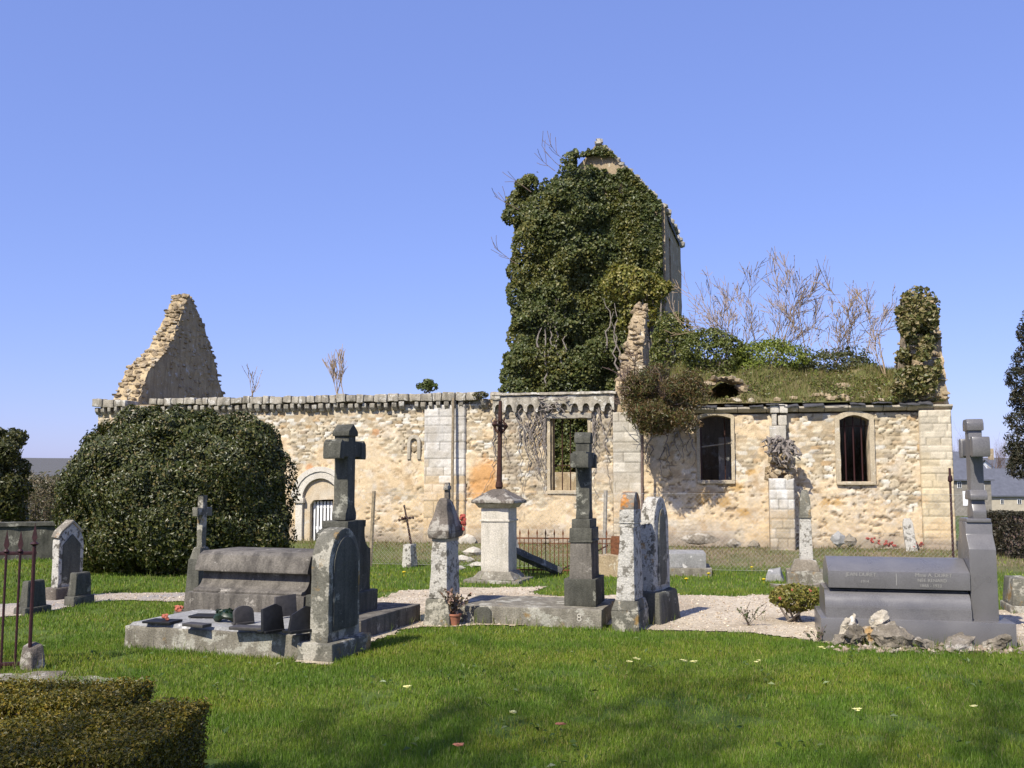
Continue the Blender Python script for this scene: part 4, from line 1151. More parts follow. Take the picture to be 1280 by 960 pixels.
for i, (u, vb, vt, Yb, lab) in enumerate(BT):
    p = at(u, vb, Yb); z = float(ground_h(np.array(p.x), np.array(p.y)))
    vb2 = 600 + (1.6 - z) * FPX / Yb
    sapling('bare_tree', lab, 'tree', u, vb2, vt + 50, Yb, 80 + i, 3, .6, 3, .045, 200, GB, 'twig', [(.12, .10, .05), (.10, .11, .035)], kids=(4, 6), upv=.2, zb=z)
for i, (u, v, Y, ru, rv, lab) in enumerate(((46, 626, 34, 46, 46, 'brownish bramble thicket behind the wall, right of the leafy tree'), (88, 628, 36, 40, 42, 'olive thicket behind the wall beside the big bush'), (5, 650, 32, 30, 30, 'dark thicket behind the wall under the leafy tree'))):
    bush('thicket', lab, 'thicket', plobes(u, v, Y, ru, rv, 14, 90 + i), 6500, .12, [(.15, .12, .07), (.10, .10, .045), (.18, .145, .09)], group='thickets behind the left wall', aspect=.35, jit=1.0, stem=(at(u, v, Y).x, Y, -.2, .04))
n = 14000
WX = rng.uniform(-100, -8, n); WY = rng.uniform(95, 190, n); th = 3 + 4.5 * fbm(WX / 9., WY / 30., 97, 3)
WZ = ground_h(WX, WY) + th * rng.random(n) ** .8
tag(leaves('far_woods', np.stack([WX, WY, WZ], -1), np.tile([0, -1., .3], (n, 1)), .75, pick_cols(n, [(.16, .14, .11), (.12, .11, .08), (.20, .17, .13), (.10, .11, .06)]), M['leaf'], None, .4, .9), kind='stuff')
# low wall on the left
pA, pB = G(-120, 702), G(118, 697)
def wall_between(name, label, A, B, h, th, mat, seg=.18, amp=.025, cap=None, cat='wall'):
    d_ = B - A; L = math.hypot(d_.x, d_.y); root = thing(name, label, cat, (A.x, A.y, 0), math.atan2(d_.y, d_.x))
    MB().box(0, L, 0, th, -.2, h).build('stone_courses', mat, root, seg=seg, amp=amp, freq=4, smooth=30)
    if cap: MB().box(-.02, L + .02, -.05, th + .05, h + .004, h + .08).build('coping', cap, root, seg=.2, amp=.015)
    return root
wall_between('boundary_wall', 'low grey stone churchyard wall running behind the headstones at the left', pA, pB, .66, .4, M['graystone'], cap=M['graystone'])
# hedge and houses to the right
ph = [at(u, 675, 19.5) for u in (1252, 1340)]
def hedge(name, label, boxes, n, size, pal, w=None):
    c = np.array([b for b in boxes], float); root = thing(name, label, 'hedge', (float(c[:, :2].mean()), float(c[:, 2:4].mean()), 0))
    vol = np.array([(b[1] - b[0]) * (b[3] - b[2]) + ((b[1] - b[0]) + (b[3] - b[2])) * b[4] * 2 for b in boxes]); P, Nn = [], []
    for b, k_ in zip(boxes, (vol / vol.sum() * n).astype(int)):
        x0, x1, y0, y1, h = b; a = np.array([(x1 - x0) * (y1 - y0), (x1 - x0) * h, (x1 - x0) * h * .4, (y1 - y0) * h, (y1 - y0) * h])
        f = rng.choice(5, k_, p=a / a.sum()); p = rng.random((k_, 3)) * [x1 - x0, y1 - y0, h] + [x0, y0, 0]; nn = np.zeros((k_, 3))
        for j, (ax, val, sg) in enumerate(((2, h, 1), (1, y0, -1), (1, y1, 1), (0, x0, -1), (0, x1, 1))):
            m = f == j; p[m, ax] = val - sg * np.abs(rng.normal(0, .03, m.sum())) + sg * rng.uniform(0, .035, m.sum()) * (rng.random(m.sum()) > .7); nn[m, ax] = sg
        P.append(p); Nn.append(nn)
    P, Nn = np.concatenate(P), np.concatenate(Nn)
    P[:, 2] += .10 * (fbm(P[:, 0] / .35, P[:, 1] / .35, 71, 3) - .5) * (P[:, 2] / P[:, 2].max())
    P[:, :2] += (.05 * (fbm(P[:, 0] / .2 + P[:, 1] / .2, P[:, 2] / .2, 72, 3) - .5))[:, None]
    leaves('foliage', rel(P, root), Nn, size, pick_cols(len(P), pal, w), M['leaf'], root, .55, .75)
    mb = MB()
    for b in boxes: mb.box(b[0] + .05, b[1] - .05, b[2] + .05, b[3] - .05, -.05, b[4] - .07)
    o = mb.build('inner_twigs', M['twig'], root, seg=.12, amp=.03); o.location = (-root.location.x, -root.location.y, 0)
    return root
hedge('clipped_hedge', 'dark clipped hedge beyond the tall granite cross at the right edge', [(ph[0].x, ph[1].x + 1, 19.5, 20.6, .95)], 14000, .06, [(.03, .03, .018), (.045, .04, .022), (.06, .05, .03)])
def house(name, label, u0, u1, v_eave, v_ridge, v_base, Y, depth, wallc, roofc, wins, chim=None, gx=.3, lean=None):
    A, B = at(u0, v_base, Y), at(u1, v_base, Y); z0 = A.z; he = at(u0, v_eave, Y).z - z0; hr = at(u0, v_ridge, Y + depth / 2).z - z0
    L = B.x - A.x; root = thing(name, label, 'house', (A.x, Y, z0))
    MB().box(0, L, 0, depth, -2, he).prism([(0.002, he), (depth - .002, he), (depth / 2, hr - .1)], .002, L - .002, 'x').build('wall', wallc, root)
    rf = MB().hexa([(-gx, -.4, he - .1), (L + gx, -.4, he - .1), (L + gx, depth / 2, hr), (-gx, depth / 2, hr)], [(-gx, -.4, he + .08), (L + gx, -.4, he + .08), (L + gx, depth / 2, hr + .18), (-gx, depth / 2, hr + .18)]).hexa([(-gx, depth / 2 + .002, hr), (L + gx, depth / 2 + .002, hr), (L + gx, depth + .4, he - .1), (-gx, depth + .4, he - .1)], [(-gx, depth / 2 + .002, hr + .18), (L + gx, depth / 2 + .002, hr + .18), (L + gx, depth + .4, he + .08), (-gx, depth + .4, he + .08)]).build('roof', roofc, root)
    for (u, v, wu, wv, kind) in wins:
        c = at(u, v, Y); w_, h_ = wu / FPX * Y, wv / FPX * Y; x, z = c.x - A.x, c.z - z0
        fr = MB().prism([(x - w_ / 2, z - h_ / 2), (x + w_ / 2, z - h_ / 2), (x + w_ / 2, z + h_ / 2), (x - w_ / 2, z + h_ / 2)], -.06, .05, 'y').build('window', M['whitepaint'], root)
        if kind == 'w':
            for sx in (-1, 1):
                MB().box(x + sx * w_ * .22 - w_ * .17, x + sx * w_ * .22 + w_ * .17, -.09, -.062, z - h_ * .42, z + h_ * .42).build('pane', M['glass'], fr)
    for cx, ch in (chim or []):
        MB().box(L * cx - .4, L * cx + .4, depth / 2 - .4, depth / 2 + .4, hr - .8, hr + ch).build('chimney', M['rubble'], root)
    return root
M['glass'] = plain_mat('window_glass', (.03, .035, .045), .15, .1, 2, 0, 0, .5)
M['roofslate'] = plain_mat('grey_slate_roof', (.10, .105, .125), .75, .15, 1.5)
M['housewall'] = plain_mat('beige_house_wall', (.42, .37, .28), .95, .12, 1.2)
M['housegrey'] = plain_mat('grey_stone_house_wall', (.22, .20, .165), .95, .25, 2)
house('far_house', 'long low beige house with grey slate roof in the distance at the right edge', 1240, 1345, 620, 587, 634, 150, 9, M['housewall'], M['roofslate'], [(1252.5, 627, 4, 6, 'w'), (1274, 627, 5, 6, 'w'), (1290, 627, 5, 6, 'w'), (1318, 627, 5, 6, 'w')])
house('far_house', 'grey stone house with steep slate roof far off between church and granite cross', 1175, 1240, 600, 566, 634, 130, 10, M['housegrey'], M['roofslate'], [(1199, 606, 5, 8, 'w'), (1208, 623, 9, 18, 'p'), (1228, 610, 5, 8, 'w')])
house('far_house', 'distant house showing only a pale roof above the long low house', 1246, 1300, 586, 575, 600, 190, 8, M['whitepaint'], M['roofslate'], [], [(.12, 2.2)])
for i, (u, vt, lab) in enumerate(((1232, 548, 'grey bare tree behind the far houses, right behind the granite cross'), (1205, 556, 'bare tree above the roof of the grey stone house'))):
    p = at(u, 620, 175); z = float(ground_h(np.array(p.x), np.array(p.y)))
    sapling('bare_tree', lab, 'tree', u, 600 + (1.6 - z) * FPX / 175, vt, 175, 120 + i, 3, .6, 3, .22, 500, 'bare trees behind the far houses', 'twig', [(.1, .085, .06)], kids=(5, 7), zb=z)

# ---------------------------------------------------------------- graves
def cross_pts(w, z0, z1, az, ah, span, flare=0., foot=0., gable=0., e=.0):
    h, A, S = w / 2, ah / 2, span / 2
    r = [(h + foot, z0), (h + foot, z0 + foot * 1.6), (h, z0 + foot * 3.2), (h, az - A), (S - e, az - A - flare), (S, az - A - flare), (S, az + A + flare * .3), (S - e * .5, az + A + flare), (h, az + A), (h, z1 - e), (h + flare, z1 - e), (h + flare, z1 - gable)]
    if gable: r.append((0, z1 + gable))
    else: pass
    l_ = [(-y, z) for y, z in r[::-1]]
    pts = r + (l_[1:] if gable else l_)
    o = []
    for p in pts:
        if not o or math.dist(p, o[-1]) > 1e-4: o.append(p)
    return o
def shift(mb_pts, dy):
    return [(y + dy, z) for y, z in mb_pts]
ROTA = R(-19)
# 1. the low slab with plaques, left front
F1 = G(155, 809)
t = thing('grave_slab', 'low lichened concrete grave slab carrying black plaques, left front', 'grave slab', F1, ROTA)
SL = 1.92
MB().box(0, SL, 0, 1.06, -.08, .205).build('kerb', M['slab'], t, bevel=.012, seg=.13, amp=.008, freq=7)
MB().frus(.02, SL - .02, .02, 1.05, .2, .05, SL - .05, .05, 1.05, .235).build('slab_top', M['slabtop'], t, bevel=.006, seg=.15, amp=.004)
# 2. round-topped stele
def local(root_p, rot, x, y, z=0.):
    return root_p + Matrix.Rotation(rot, 3, 'Z') @ Vector((x, y, z))
S1 = local(F1, ROTA, SL + .01, -.04)
t = thing('headstone', 'lichen speckled round topped headstone in front of the tall dark cross', 'headstone', S1, ROTA)
MB().box(0, .36, -.02, .74, -.08, .15).build('plinth', M['stele'], t, bevel=.02, seg=.1, amp=.012, freq=8)
pts = [(.06, .14), (.66, .14)] + [(.36 + .30 * math.cos(a), .80 + .36 * math.sin(a)) for a in [math.pi * k / 12 for k in range(13)]]
MB().prism(pts, .08, .27, 'x').build('tablet', M['stele'], t, bevel=.02, seg=.1, amp=.007, freq=7)
pi_ = [(.13, .24), (.59, .24)] + [(.36 + .23 * math.cos(a), .80 + .28 * math.sin(a)) for a in [math.pi * k / 12 for k in range(13)]]
MB().prism(pi_, .262, .285, 'x').build('inscription_panel', M['graystone'], t, bevel=.006, seg=.12, amp=.004)
# 3. sarcophagus on its base and the great cross
B1 = local(F1, ROTA, -.28, 1.09)
t = thing('sarcophagus_tomb', 'grey stepped sarcophagus tomb on a broad base behind the slab of plaques', 'tomb', B1, ROTA)
MB().box(.0, 2.25, 0, 1.45, -.08, .20).build('base', M['tombgrey'], t, bevel=.012, seg=.16, amp=.006)
MB().box(.10, 1.56, .05, 1.2, .196, .40).build('plinth', M['tombgrey'], t, bevel=.01, seg=.14, amp=.006)
prof = [(.09, .396), (.085, .42), (.10, .436)] + [(.12 + .14 * math.sin(a), .44 + .16 * (1 - math.cos(a))) for a in [math.pi / 2 * k / 6 for k in range(0, 7)]] + [(.25, .615)]
back = [(1.25 - y, z) for y, z in prof[::-1]]
MB().prism(prof + back, .18, 1.51, 'x').build('cove', M['tombgrey'], t, bevel=.004, smooth=50)
lid = [(.19, .612), (.155, .62), (.155, .645), (.22, .79), (.30, .825), (.95, .825), (1.03, .79), (1.095, .645), (1.095, .62), (1.06, .612)]
MB().prism(lid, .14, 1.54, 'x').build('lid', M['tombgrey'], t, bevel=.008, smooth=25)
P1 = local(B1, ROTA, 1.60, .12)
t = thing('stone_cross', 'tall dark stone cross on a shouldered pedestal, largest cross at the left', 'cross', P1, ROTA)
MB().box(-.03, .40, -.05, .75, .197, .42).build('plinth', M['graystone'], t, bevel=.012, seg=.12, amp=.006)
pts = [(.02, .415), (.68, .415), (.68, .86)] + [(.68 - .15 * math.sin(a), .86 + .18 * (1 - math.cos(a)) + .0) for a in [math.pi / 2 * k / 5 for k in range(1, 6)]] + [(.53, 1.10), (.55, 1.10), (.55, 1.17), (.15, 1.17), (.15, 1.10), (.17, 1.10)] + [(.17 - .15 + .15 * math.cos(a) * 0 + .15 * (1 - math.sin(a)), .86 + .18 * (1 - math.cos(a))) for a in [math.pi / 2 * k / 5 for k in range(5, 0, -1)]] + [(.02, .86)]
MB().prism(pts, .03, .34, 'x').build('pedestal', M['graystone'], t, bevel=.012, seg=.12, amp=.007)
cp = cross_pts(.16, 1.175, 2.13, 1.93, .17, .56, .0, .045, .03)
cx = MB().prism(shift(cp, .35), .10, .27, 'x').build('cross', M['graystone'], t, bevel=.012, seg=.09, amp=.006)
for sg in (-1, 1):
    yy = .35 + sg * .245; mb = MB()
    mb.prism([(yy - .045, 1.825), (yy + .045, 1.825), (yy + .05, 1.86), (yy + .045, 1.99), (yy, 2.03), (yy - .045, 1.99), (yy - .05, 1.86)], .082, .288, 'x')
    mb.build('arm_cap', M['graystone'], cx, bevel=.01, seg=.08, amp=.006)
mb = MB()
mb.prism([(.245, 2.07), (.455, 2.07), (.455, 2.12), (.35, 2.20), (.245, 2.12)], .085, .285, 'x')
mb.build('top_cap', M['graystone'], cx, bevel=.01, seg=.08, amp=.006)
# plaques lying and standing on the slab
def plaque_at(u, v, z=.24):
    return G(u, v, z)
def flat_plaque(label, u, v, w, d, h, mat, rz, tilt=0, name='memorial_plaque', cat='plaque', group='memorial plaques on the low slab'):
    o = MB().box(-w / 2, w / 2, -d / 2, d / 2, 0, h).build(name, M[mat], None, bevel=.006)
    o.location = plaque_at(u, v); o.rotation_euler = (tilt, 0, rz); tag(o, label, cat, group); return o
flat_plaque('flat black plaque at the left end of the slab with a red flower on it', 203, 778, .30, .22, .022, 'black', R(-15))
fl = MB()
rr = random.Random(1)
for k in range(7): fl.rock((rr.uniform(-.03, .03), rr.uniform(-.02, .02), rr.uniform(.01, .05)), (.022, .02, .014), k, 1, .3)
o = fl.build('artificial_flower', M['peach'], None); o.location = plaque_at(207, 775, .266); tag(o, 'small coral artificial flower lying on the leftmost flat plaque', 'flower')
flat_plaque('flat dark plaque on the slab close to the sarcophagus base', 262, 771, .36, .2, .02, 'black', R(-10))
o = flat_plaque('small brownish grey stone plaque with wavy edge near the slab front', 246, 783, .26, .12, .03, 'bronze', R(-28))
o = flat_plaque('long flat grey plaque on the slab under the rounded upright one', 318, 787, .44, .15, .03, 'bronze', R(-14))
def upright(label, u, v, pts, th, mat, rz, tilt, base=None, gp='memorial plaques on the low slab'):
    root = thing('memorial_plaque', label, 'plaque', plaque_at(u, v), rz, gp)
    o = MB().prism(pts, -th / 2, th / 2, 'y').build('tablet', M[mat], root, bevel=.005); o.rotation_euler = (tilt, 0, 0); o.location = (0, 0, .012)
    if base: MB().box(*base).build('foot', M[mat], root, bevel=.004)
    return root
rounded = lambda w, h, n=8: [(-w / 2, 0), (w / 2, 0), (w / 2, h * .62)] + [(w / 2 * math.cos(a), h * .62 + h * .38 * math.sin(a)) for a in [math.pi * k / n for k in range(1, n)]] + [(-w / 2, h * .62)]
upright('grey plaque with rounded top standing in the middle of the slab', 305, 780, rounded(.22, .16), .03, 'bronze', R(50), R(-10), (-.10, .10, -.03, .06, 0, .02))
upright('black plaque with slanted top and white ornament standing right of the grey rounded one', 341, 790, [(-.12, 0), (.12, 0), (.125, .2), (.06, .235), (-.09, .2)], .035, 'black', R(52), R(-14), (-.11, .11, -.04, .09, 0, .02))
upright('black open book shaped plaque at the right end of the slab', 379, 790, [(-.16, 0), (.15, 0), (.17, .19), (.06, .215), (-.1, .15)], .035, 'black', R(46), R(-18), (-.16, .15, -.05, .1, 0, .025))
upright('dark grey upright plaque standing at the back of the slab against the base', 357, 772, [(-.13, 0), (.13, 0), (.13, .21), (-.11, .2)], .03, 'bronze', R(48), R(-8))
upright('narrow black plaque beside the round topped headstone', 397, 780, [(-.08, 0), (.09, 0), (.1, .19), (-.02, .16)], .03, 'black', R(50), R(-12))
wr = thing('plastic_wreath', 'dark green plastic wreath lying on the slab behind the rounded plaque', 'wreath', plaque_at(288, 776), R(-20))
mb = MB(); ring = [(.13 * math.cos(a), .10 * math.sin(a), .05 + .02 * math.sin(3 * a)) for a in [2 * math.pi * k / 16 for k in range(17)]]
mb.tube(ring, .038, 7); mb.build('ring', M['leafpot'], wr, seg=.04, amp=.015, freq=25)
n = 260; an = rng.uniform(0, 6.283, n); P = np.stack([.13 * np.cos(an), .10 * np.sin(an), .06 + rng.uniform(-.01, .04, n)], -1)
leaves('leaves', P, np.tile([0, -.2, 1.], (n, 1)), .045, pick_cols(n, [(.015, .04, .018), (.03, .06, .025), (.012, .02, .014)]), M['glossleaf'], wr)
mb = MB(); 
for k in range(5): mb.rock((rr.uniform(-.04, .04), rr.uniform(-.03, .03), rr.uniform(0, .07)), (.035, .03, .022), k + 9, 1, .4)
o = mb.build('faded_flowers', M['peach']); o.location = local(B1, ROTA, .06, .03, .205); tag(o, 'faded red flowers at the left foot of the sarcophagus', 'flower')

def gp(u, v, dy=0):
    p = G(u, v); p.z = float(ground_h(np.array(p.x), np.array(p.y))); return p
# 4. small cross behind the left end of the sarcophagus
p = at(229, 752, 12.6); p.z = 0
t = thing('stone_cross', 'small slim stone cross rising behind the left end of the sarcophagus', 'cross', p, ROTA)
MB().frus(0, .22, 0, .36, -.05, .03, .19, .03, .33, .62).build('pedestal', M['graystone'], t, bevel=.012, seg=.1, amp=.008)
MB().frus(.035, .185, .04, .32, .615, .06, .16, .09, .27, .76).build('pedestal_cap', M['stele'], t, bevel=.012, seg=.08, amp=.008)
MB().prism(shift(cross_pts(.09, .755, 1.40, 1.2, .085, .30, .015), .18), .07, .15, 'x').build('cross', M['stele'], t, bevel=.01, seg=.08, amp=.007)
# 5. headstones at the far left
p = gp(60, 749)
t = thing('headstone', 'pointed headstone with orange lichen on its edge, beside the big evergreen bush', 'headstone', p, R(-24))
MB().box(-.02, .18, -.04, .50, -.08, .17).build('plinth', M['capstone'], t, bevel=.02, seg=.12, amp=.012)
o_ = [(.02, .165), (.44, .165), (.44, .80), (.39, .90), (.23, 1.04), (.07, .90), (.02, .80)]
MB().prism(o_, .02, .14, 'x').build('tablet', M['lichen'], t, bevel=.015, seg=.1, amp=.008)
ot = [(.055, .895), (.23, 1.035), (.40, .895), (.42, .91), (.23, 1.075), (.035, .915), (-.01, .84), (.02, .82)]
MB().prism(ot, .008, .152, 'x').build('coping', M['orange'], t, bevel=.01, seg=.08, amp=.01)
MB().prism([(.08, .22), (.38, .22), (.38, .74), (.23, .88), (.08, .74)], .135, .15, 'x').build('inscription_panel', M['graystone'], t, bevel=.006, seg=.12, amp=.004)
p = gp(83, 757)
t = thing('grave_marker', 'short dark square stone marker right of the pointed headstone', 'grave marker', p, R(-24))
MB().box(-.02, .16, -.03, .31, -.06, .13).build('plinth', M['graystone'], t, bevel=.02, seg=.1, amp=.012)
MB().frus(.0, .14, .0, .28, .125, .015, .125, .02, .26, .42).build('stone', M['graystone'], t, bevel=.02, seg=.1, amp=.012)
p = gp(22, 768)
t = thing('grave_marker', 'short dark stone marker behind the red railing, with a low iron fleuron', 'grave marker', p, R(-24))
MB().box(-.03, .17, -.04, .34, -.06, .09).build('plinth', M['graystone'], t, bevel=.02, seg=.1, amp=.01)
MB().frus(.0, .14, .0, .30, .085, .02, .12, .03, .27, .40).build('stone', M['graystone'], t, bevel=.02, seg=.1, amp=.01)
p = gp(22, 838)
o = MB().hexa([(0, 0, -.05), (.17, 0, -.05), (.18, .17, -.05), (0, .15, -.05)], [(.01, .02, .2), (.10, .02, .17), (.13, .13, .21), (.03, .13, .23)]).build('broken_stone', M['capstone'], None, bevel=.02, seg=.07, amp=.025, freq=7, loc=p, rz=R(-20))
tag(o, 'broken brown stone stump standing inside the red railing', 'stone')
# 6. red iron railing, left edge
p = gp(36, 837)
t = thing('iron_railing', 'dark red spear topped iron grave railing at the left edge', 'railing', p, R(-168))
EX = 1.5
def spear(x, h, r=.011):
    mb = MB().tube([(x, 0, -.02), (x, 0, h)], r, 7)
    mb.lathe([(r * 1.2, h - .002), (r * 2.4, h + .012), (r * 1.2, h + .03)], (x, 0), 8)
    mb.prism([(x - .008, h + .03), (x + .008, h + .03), (x + .022, h + .065), (x + .006, h + .15), (x, h + .19), (x - .006, h + .15), (x - .022, h + .065)], -.006, .006, 'y')
    return mb
MB().box(-.02, EX, -.008, .008, .97, 1.0).build('top_rail', M['maroon'], t, bevel=.003)
MB().box(-.02, EX, -.012, .012, .045, .075).build('bottom_rail', M['maroon'], t, bevel=.003)
spear(0, 1.05, .016).build('post', M['maroon'], t, smooth=40)
for k in range(1, 14):
    spear(k * .11, .99).build('bar', M['maroon'], t, smooth=40)
o = MB().box(-.02, 1.6, -.2, .32, -.06, .03).build('grave_kerb', M['rock'], None, bevel=.02, seg=.12, amp=.02, loc=gp(74, 846), rz=R(-168))
tag(o, 'rough stone kerb under the red iron railing', 'kerb')
o = MB().box(-.5, .25, -.2, .2, -.05, .016).build('flat_stone', M['rock'], None, seg=.07, amp=.016, loc=gp(108, 853), rz=R(-15)); tag(o, 'flat earthy stone in the grass between hedge and railing', 'stone')
# 7. clipped box hedge, bottom left
hedge('box_hedge', 'clipped olive box hedge in shade at the bottom left corner', [(-4.6, -1.62, 4.35, 4.9, .42), (-4.6, -2.1, 5.4, 5.95, .44), (-2.55, -1.64, 4.8, 5.5, .40)], 170000, .021, [(.12, .108, .011), (.18, .14, .013), (.065, .065, .009), (.25, .175, .022)], [.35, .3, .25, .1])

# 8. weathered headstone with small cross
ROTB = R(-17)
p = gp(527, 782)
t = thing('headstone', 'lichened headstone with a house shaped cap and tiny broken cross, flowerpot beside it', 'headstone', p, ROTB)
MB().frus(0, .33, 0, .56, -.08, .03, .29, .04, .52, .30).build('plinth', M['stele'], t, bevel=.02, seg=.1, amp=.018)
MB().frus(.05, .27, .07, .49, .295, .085, .255, .09, .47, .92).build('shaft', M['lichen'], t, bevel=.012, seg=.09, amp=.008)
MB().box(.08, .26, .085, .475, .918, .955).build('neck', M['ashlar_pale'], t, bevel=.008)
MB().frus(.05, .29, .05, .51, .953, .035, .305, .03, .53, 1.03).frus(.035, .305, .03, .53, 1.029, .105, .215, .18, .38, 1.37).frus(.105, .215, .18, .38, 1.368, .125, .195, .22, .34, 1.40).build('cap', M['capstone'], t, bevel=.015, seg=.08, amp=.016)
MB().prism(shift(cross_pts(.06, 1.39, 1.58, 1.52, .05, .12), .3), .15, .21, 'x').build('finial_cross', M['capstone'], t, bevel=.012, seg=.06, amp=.008)
mb = MB()
for k in range(10): mb.rock((rr.uniform(-.02, .03), rr.uniform(-.02, .02), rr.uniform(-.1, .08)), (.03, .02, .025), k + 40, 1, .4)
o = mb.build('red_flowers', M['red']); o.location = local(p, ROTB, .31, .46, 1.14); tag(o, 'faded red flowers fixed to the right side of the house shaped cap', 'flower')
p = gp(568, 782)
t = thing('flower_pot', 'small terracotta pot of dried pink flowers at the headstone foot', 'flower pot', p, 0)
MB().lathe([(.045, -.01), (.07, .11), (.08, .115), (.08, .135), (.062, .135), (.058, .11)], (0, 0), 14).build('pot', M['terracotta'], t)
out = []; rg = random.Random(3)
for k in range(12): grow(Vector((0, 0, .1)), Vector((rg.uniform(-.6, .6), rg.uniform(-.6, .4), 1)), rg.uniform(.16, .3), .005, 1, out, rg, .1, .7, (2, 4))
branches_mesh(out, 'stem', M['twig'], t, .003)
B = tips(out, 200, rg)
leaves('leaves', B, np.tile([0, -.5, .7], (len(B), 1)), .05, pick_cols(len(B), [(.35, .22, .17), (.14, .09, .05), (.45, .36, .27), (.08, .07, .035)]), M['leaf'], t, .7, 1.0)

# 9. limestone pedestal with the tall iron cross
p = gp(588, 727)
t = thing('pedestal_monument', 'white limestone pedestal topped by a tall thin rusty iron cross', 'monument', p, ROTB)
MB().box(-.10, .82, -.08, .80, -.10, .05).build('footing', M['slab'], t, bevel=.02, seg=.14, amp=.015)
MB().frus(.0, .72, .0, .72, .045, .10, .62, .10, .62, .17).build('base', M['slab'], t, bevel=.012, seg=.1, amp=.01)
MB().box(.13, .59, .13, .59, .165, 1.17).build('shaft', M['white_stone'], t, bevel=.01, seg=.16, amp=.005)
MB().box(.112, .608, .112, .608, .955, .985).build('band', M['white_stone'], t, bevel=.006)
MB().frus(.10, .62, .10, .62, 1.172, .05, .67, .05, .67, 1.24).build('moulding', M['ashlar_pale'], t, bevel=.006)
MB().frus(.0, .72, .0, .72, 1.243, .0, .72, .0, .72, 1.29).frus(.0, .72, .0, .72, 1.288, .27, .45, .27, .45, 1.47).build('cap', M['capstone'], t, bevel=.014, seg=.1, amp=.012)
mb = MB().tube([(.36, .36, 1.45), (.37, .36, 2.1), (.375, .36, 2.6), (.38, .36, 2.90)], [.05, .04, .036, .028], 8)
cr = mb.build('iron_cross', M['darkrust'], t)
mb = MB().tube([(.375, .08, 2.5), (.375, .64, 2.5)], .028, 7)
mb.lathe([(.03, 1.46), (.065, 1.5), (.06, 1.56), (.036, 1.62)], (.36, .36), 10)
for sg in (-1, 1):
    mb.lathe([(.01, 2.44), (.05, 2.5), (.01, 2.56)], (.375, .36 + sg * .29), 8)
for q in range(4):
    a = math.pi / 4 + q * math.pi / 2
    mb.tube([(.375, .36 + .05 * math.cos(a), 2.5 + .05 * math.sin(a)), (.375 + .02, .36 + .17 * math.cos(a) , 2.5 + .1 * math.sin(a)), (.375, .36 + .12 * math.cos(a), 2.5 + .17 * math.sin(a))], [.016, .012, .008], 5)
for sg in (-1, 1):
    mb.tube([(.375, .36, 2.36), (.375 + sg * .07, .36, 2.42), (.375 + sg * .10, .36, 2.50), (.375 + sg * .06, .36, 2.56), (.375 + sg * .085, .36, 2.62)], [.02, .022, .02, .016, .008], 6)
mb.build('ornament', M['darkrust'], cr, smooth=40)
WS_ = 'broken white stones left of the limestone pedestal'
for k, (u, v, r_) in enumerate(((577, 694, (.22, .12, .07)), (592, 690, (.16, .14, .10)), (584, 682, (.2, .1, .12)), (571, 703, (.15, .12, .05)), (596, 700, (.14, .1, .06)))):
    p = gp(u, v + 8); o = MB().rock((0, 0, r_[2] * .6), r_, k + 500, 2, .4).build('broken_stone', M['white_stone'], None, smooth=25, loc=p)
    tag(o, ['long pale broken stone low in the heap behind the house capped headstone', 'blocky white broken stone touching the pedestal side', 'upright white broken stone at the back of the pale heap', 'flat pale broken stone lowest at the left of the heap', 'small white broken stone at the pedestal foot'][k], 'stone', WS_)
# 10. leaning iron cross in its stone
p = gp(497, 712); p = p + Vector((0, .6, 0))
t = thing('iron_cross', 'small leaning rusty iron cross set in a stone stub', 'cross', p, ROTB)
MB().frus(0, .2, 0, .34, -.1, .02, .17, .03, .31, .42).build('stone_stub', M['lichen'], t, bevel=.02, seg=.08, amp=.012)
mb = MB().tube([(.13, .16, .4), (.06, .16, .75), (-.02, .16, 1.12)], [.022, .02, .014], 6).tube([(.0, .02, .90), (.04, .30, .90)], .017, 6).tube([(-.12, .16, .86), (.16, .16, .91)], .017, 6)
for q, (x, y, z) in enumerate(((-.12, .16, .86), (.16, .16, .91), (-.02, .16, 1.12), (0, .02, .9), (.04, .3, .9))): mb.rock((x, y, z), (.026, .026, .03), q, 1, .2)
mb.rock((.02, .16, .9), (.045, .04, .05), 3, 1, .3)
mb.build('cross', M['darkrust'], t)

# 11. slab and pedestal cross in the middle
ROTC = R(-14)
p = gp(567, 779)
t = thing('grave_slab', 'long low grey grave slab lying under the central dark cross', 'grave slab', p, ROTC)
MB().box(0, 1.68, 0, 1.05, -.08, .20).build('kerb', M['slab'], t, bevel=.012, seg=.13, amp=.009)
MB().prism([(.24, .0), (.44, .0), (.44, .15), (.40, .19), (.28, .19), (.24, .15)], -.02, .02, 'y').build('end_tablet', M['graystone'], t, bevel=.008, seg=.08, amp=.005)
def text(body, size, loc, rot, parent, mat, name='inscription', ext=.0015, align='LEFT'):
    cu = bpy.data.curves.new(name, 'FONT'); cu.body = body; cu.size = size; cu.extrude = ext; cu.align_x = align
    o = bpy.data.objects.new(name, cu); COL.objects.link(o); o.parent = parent; o.location = loc; o.rotation_euler = rot
    dg = bpy.context.evaluated_depsgraph_get()
    me = bpy.data.meshes.new_from_object(o.evaluated_get(dg)); me.name = name
    q = bpy.data.objects.new(name, me); COL.objects.link(q); q.parent = parent; q.location = loc; q.rotation_euler = rot
    bpy.data.objects.remove(o); bpy.data.curves.remove(cu)
    me.materials.clear(); me.materials.append(mat); return q
text('8', .12, (1.40, -.006, .07), (R(90), 0, R(4)), t, M['white_stone'], 'painted_number')
p2 = local(p, ROTC, 1.22, .22)
t = thing('stone_cross', 'tall dark grey stone cross on a square stepped pedestal, central in the churchyard', 'cross', p2, ROTC)
MB().box(0, .36, 0, .62, .197, .50).build('plinth', M['graystone'], t, bevel=.01, seg=.12, amp=.006)
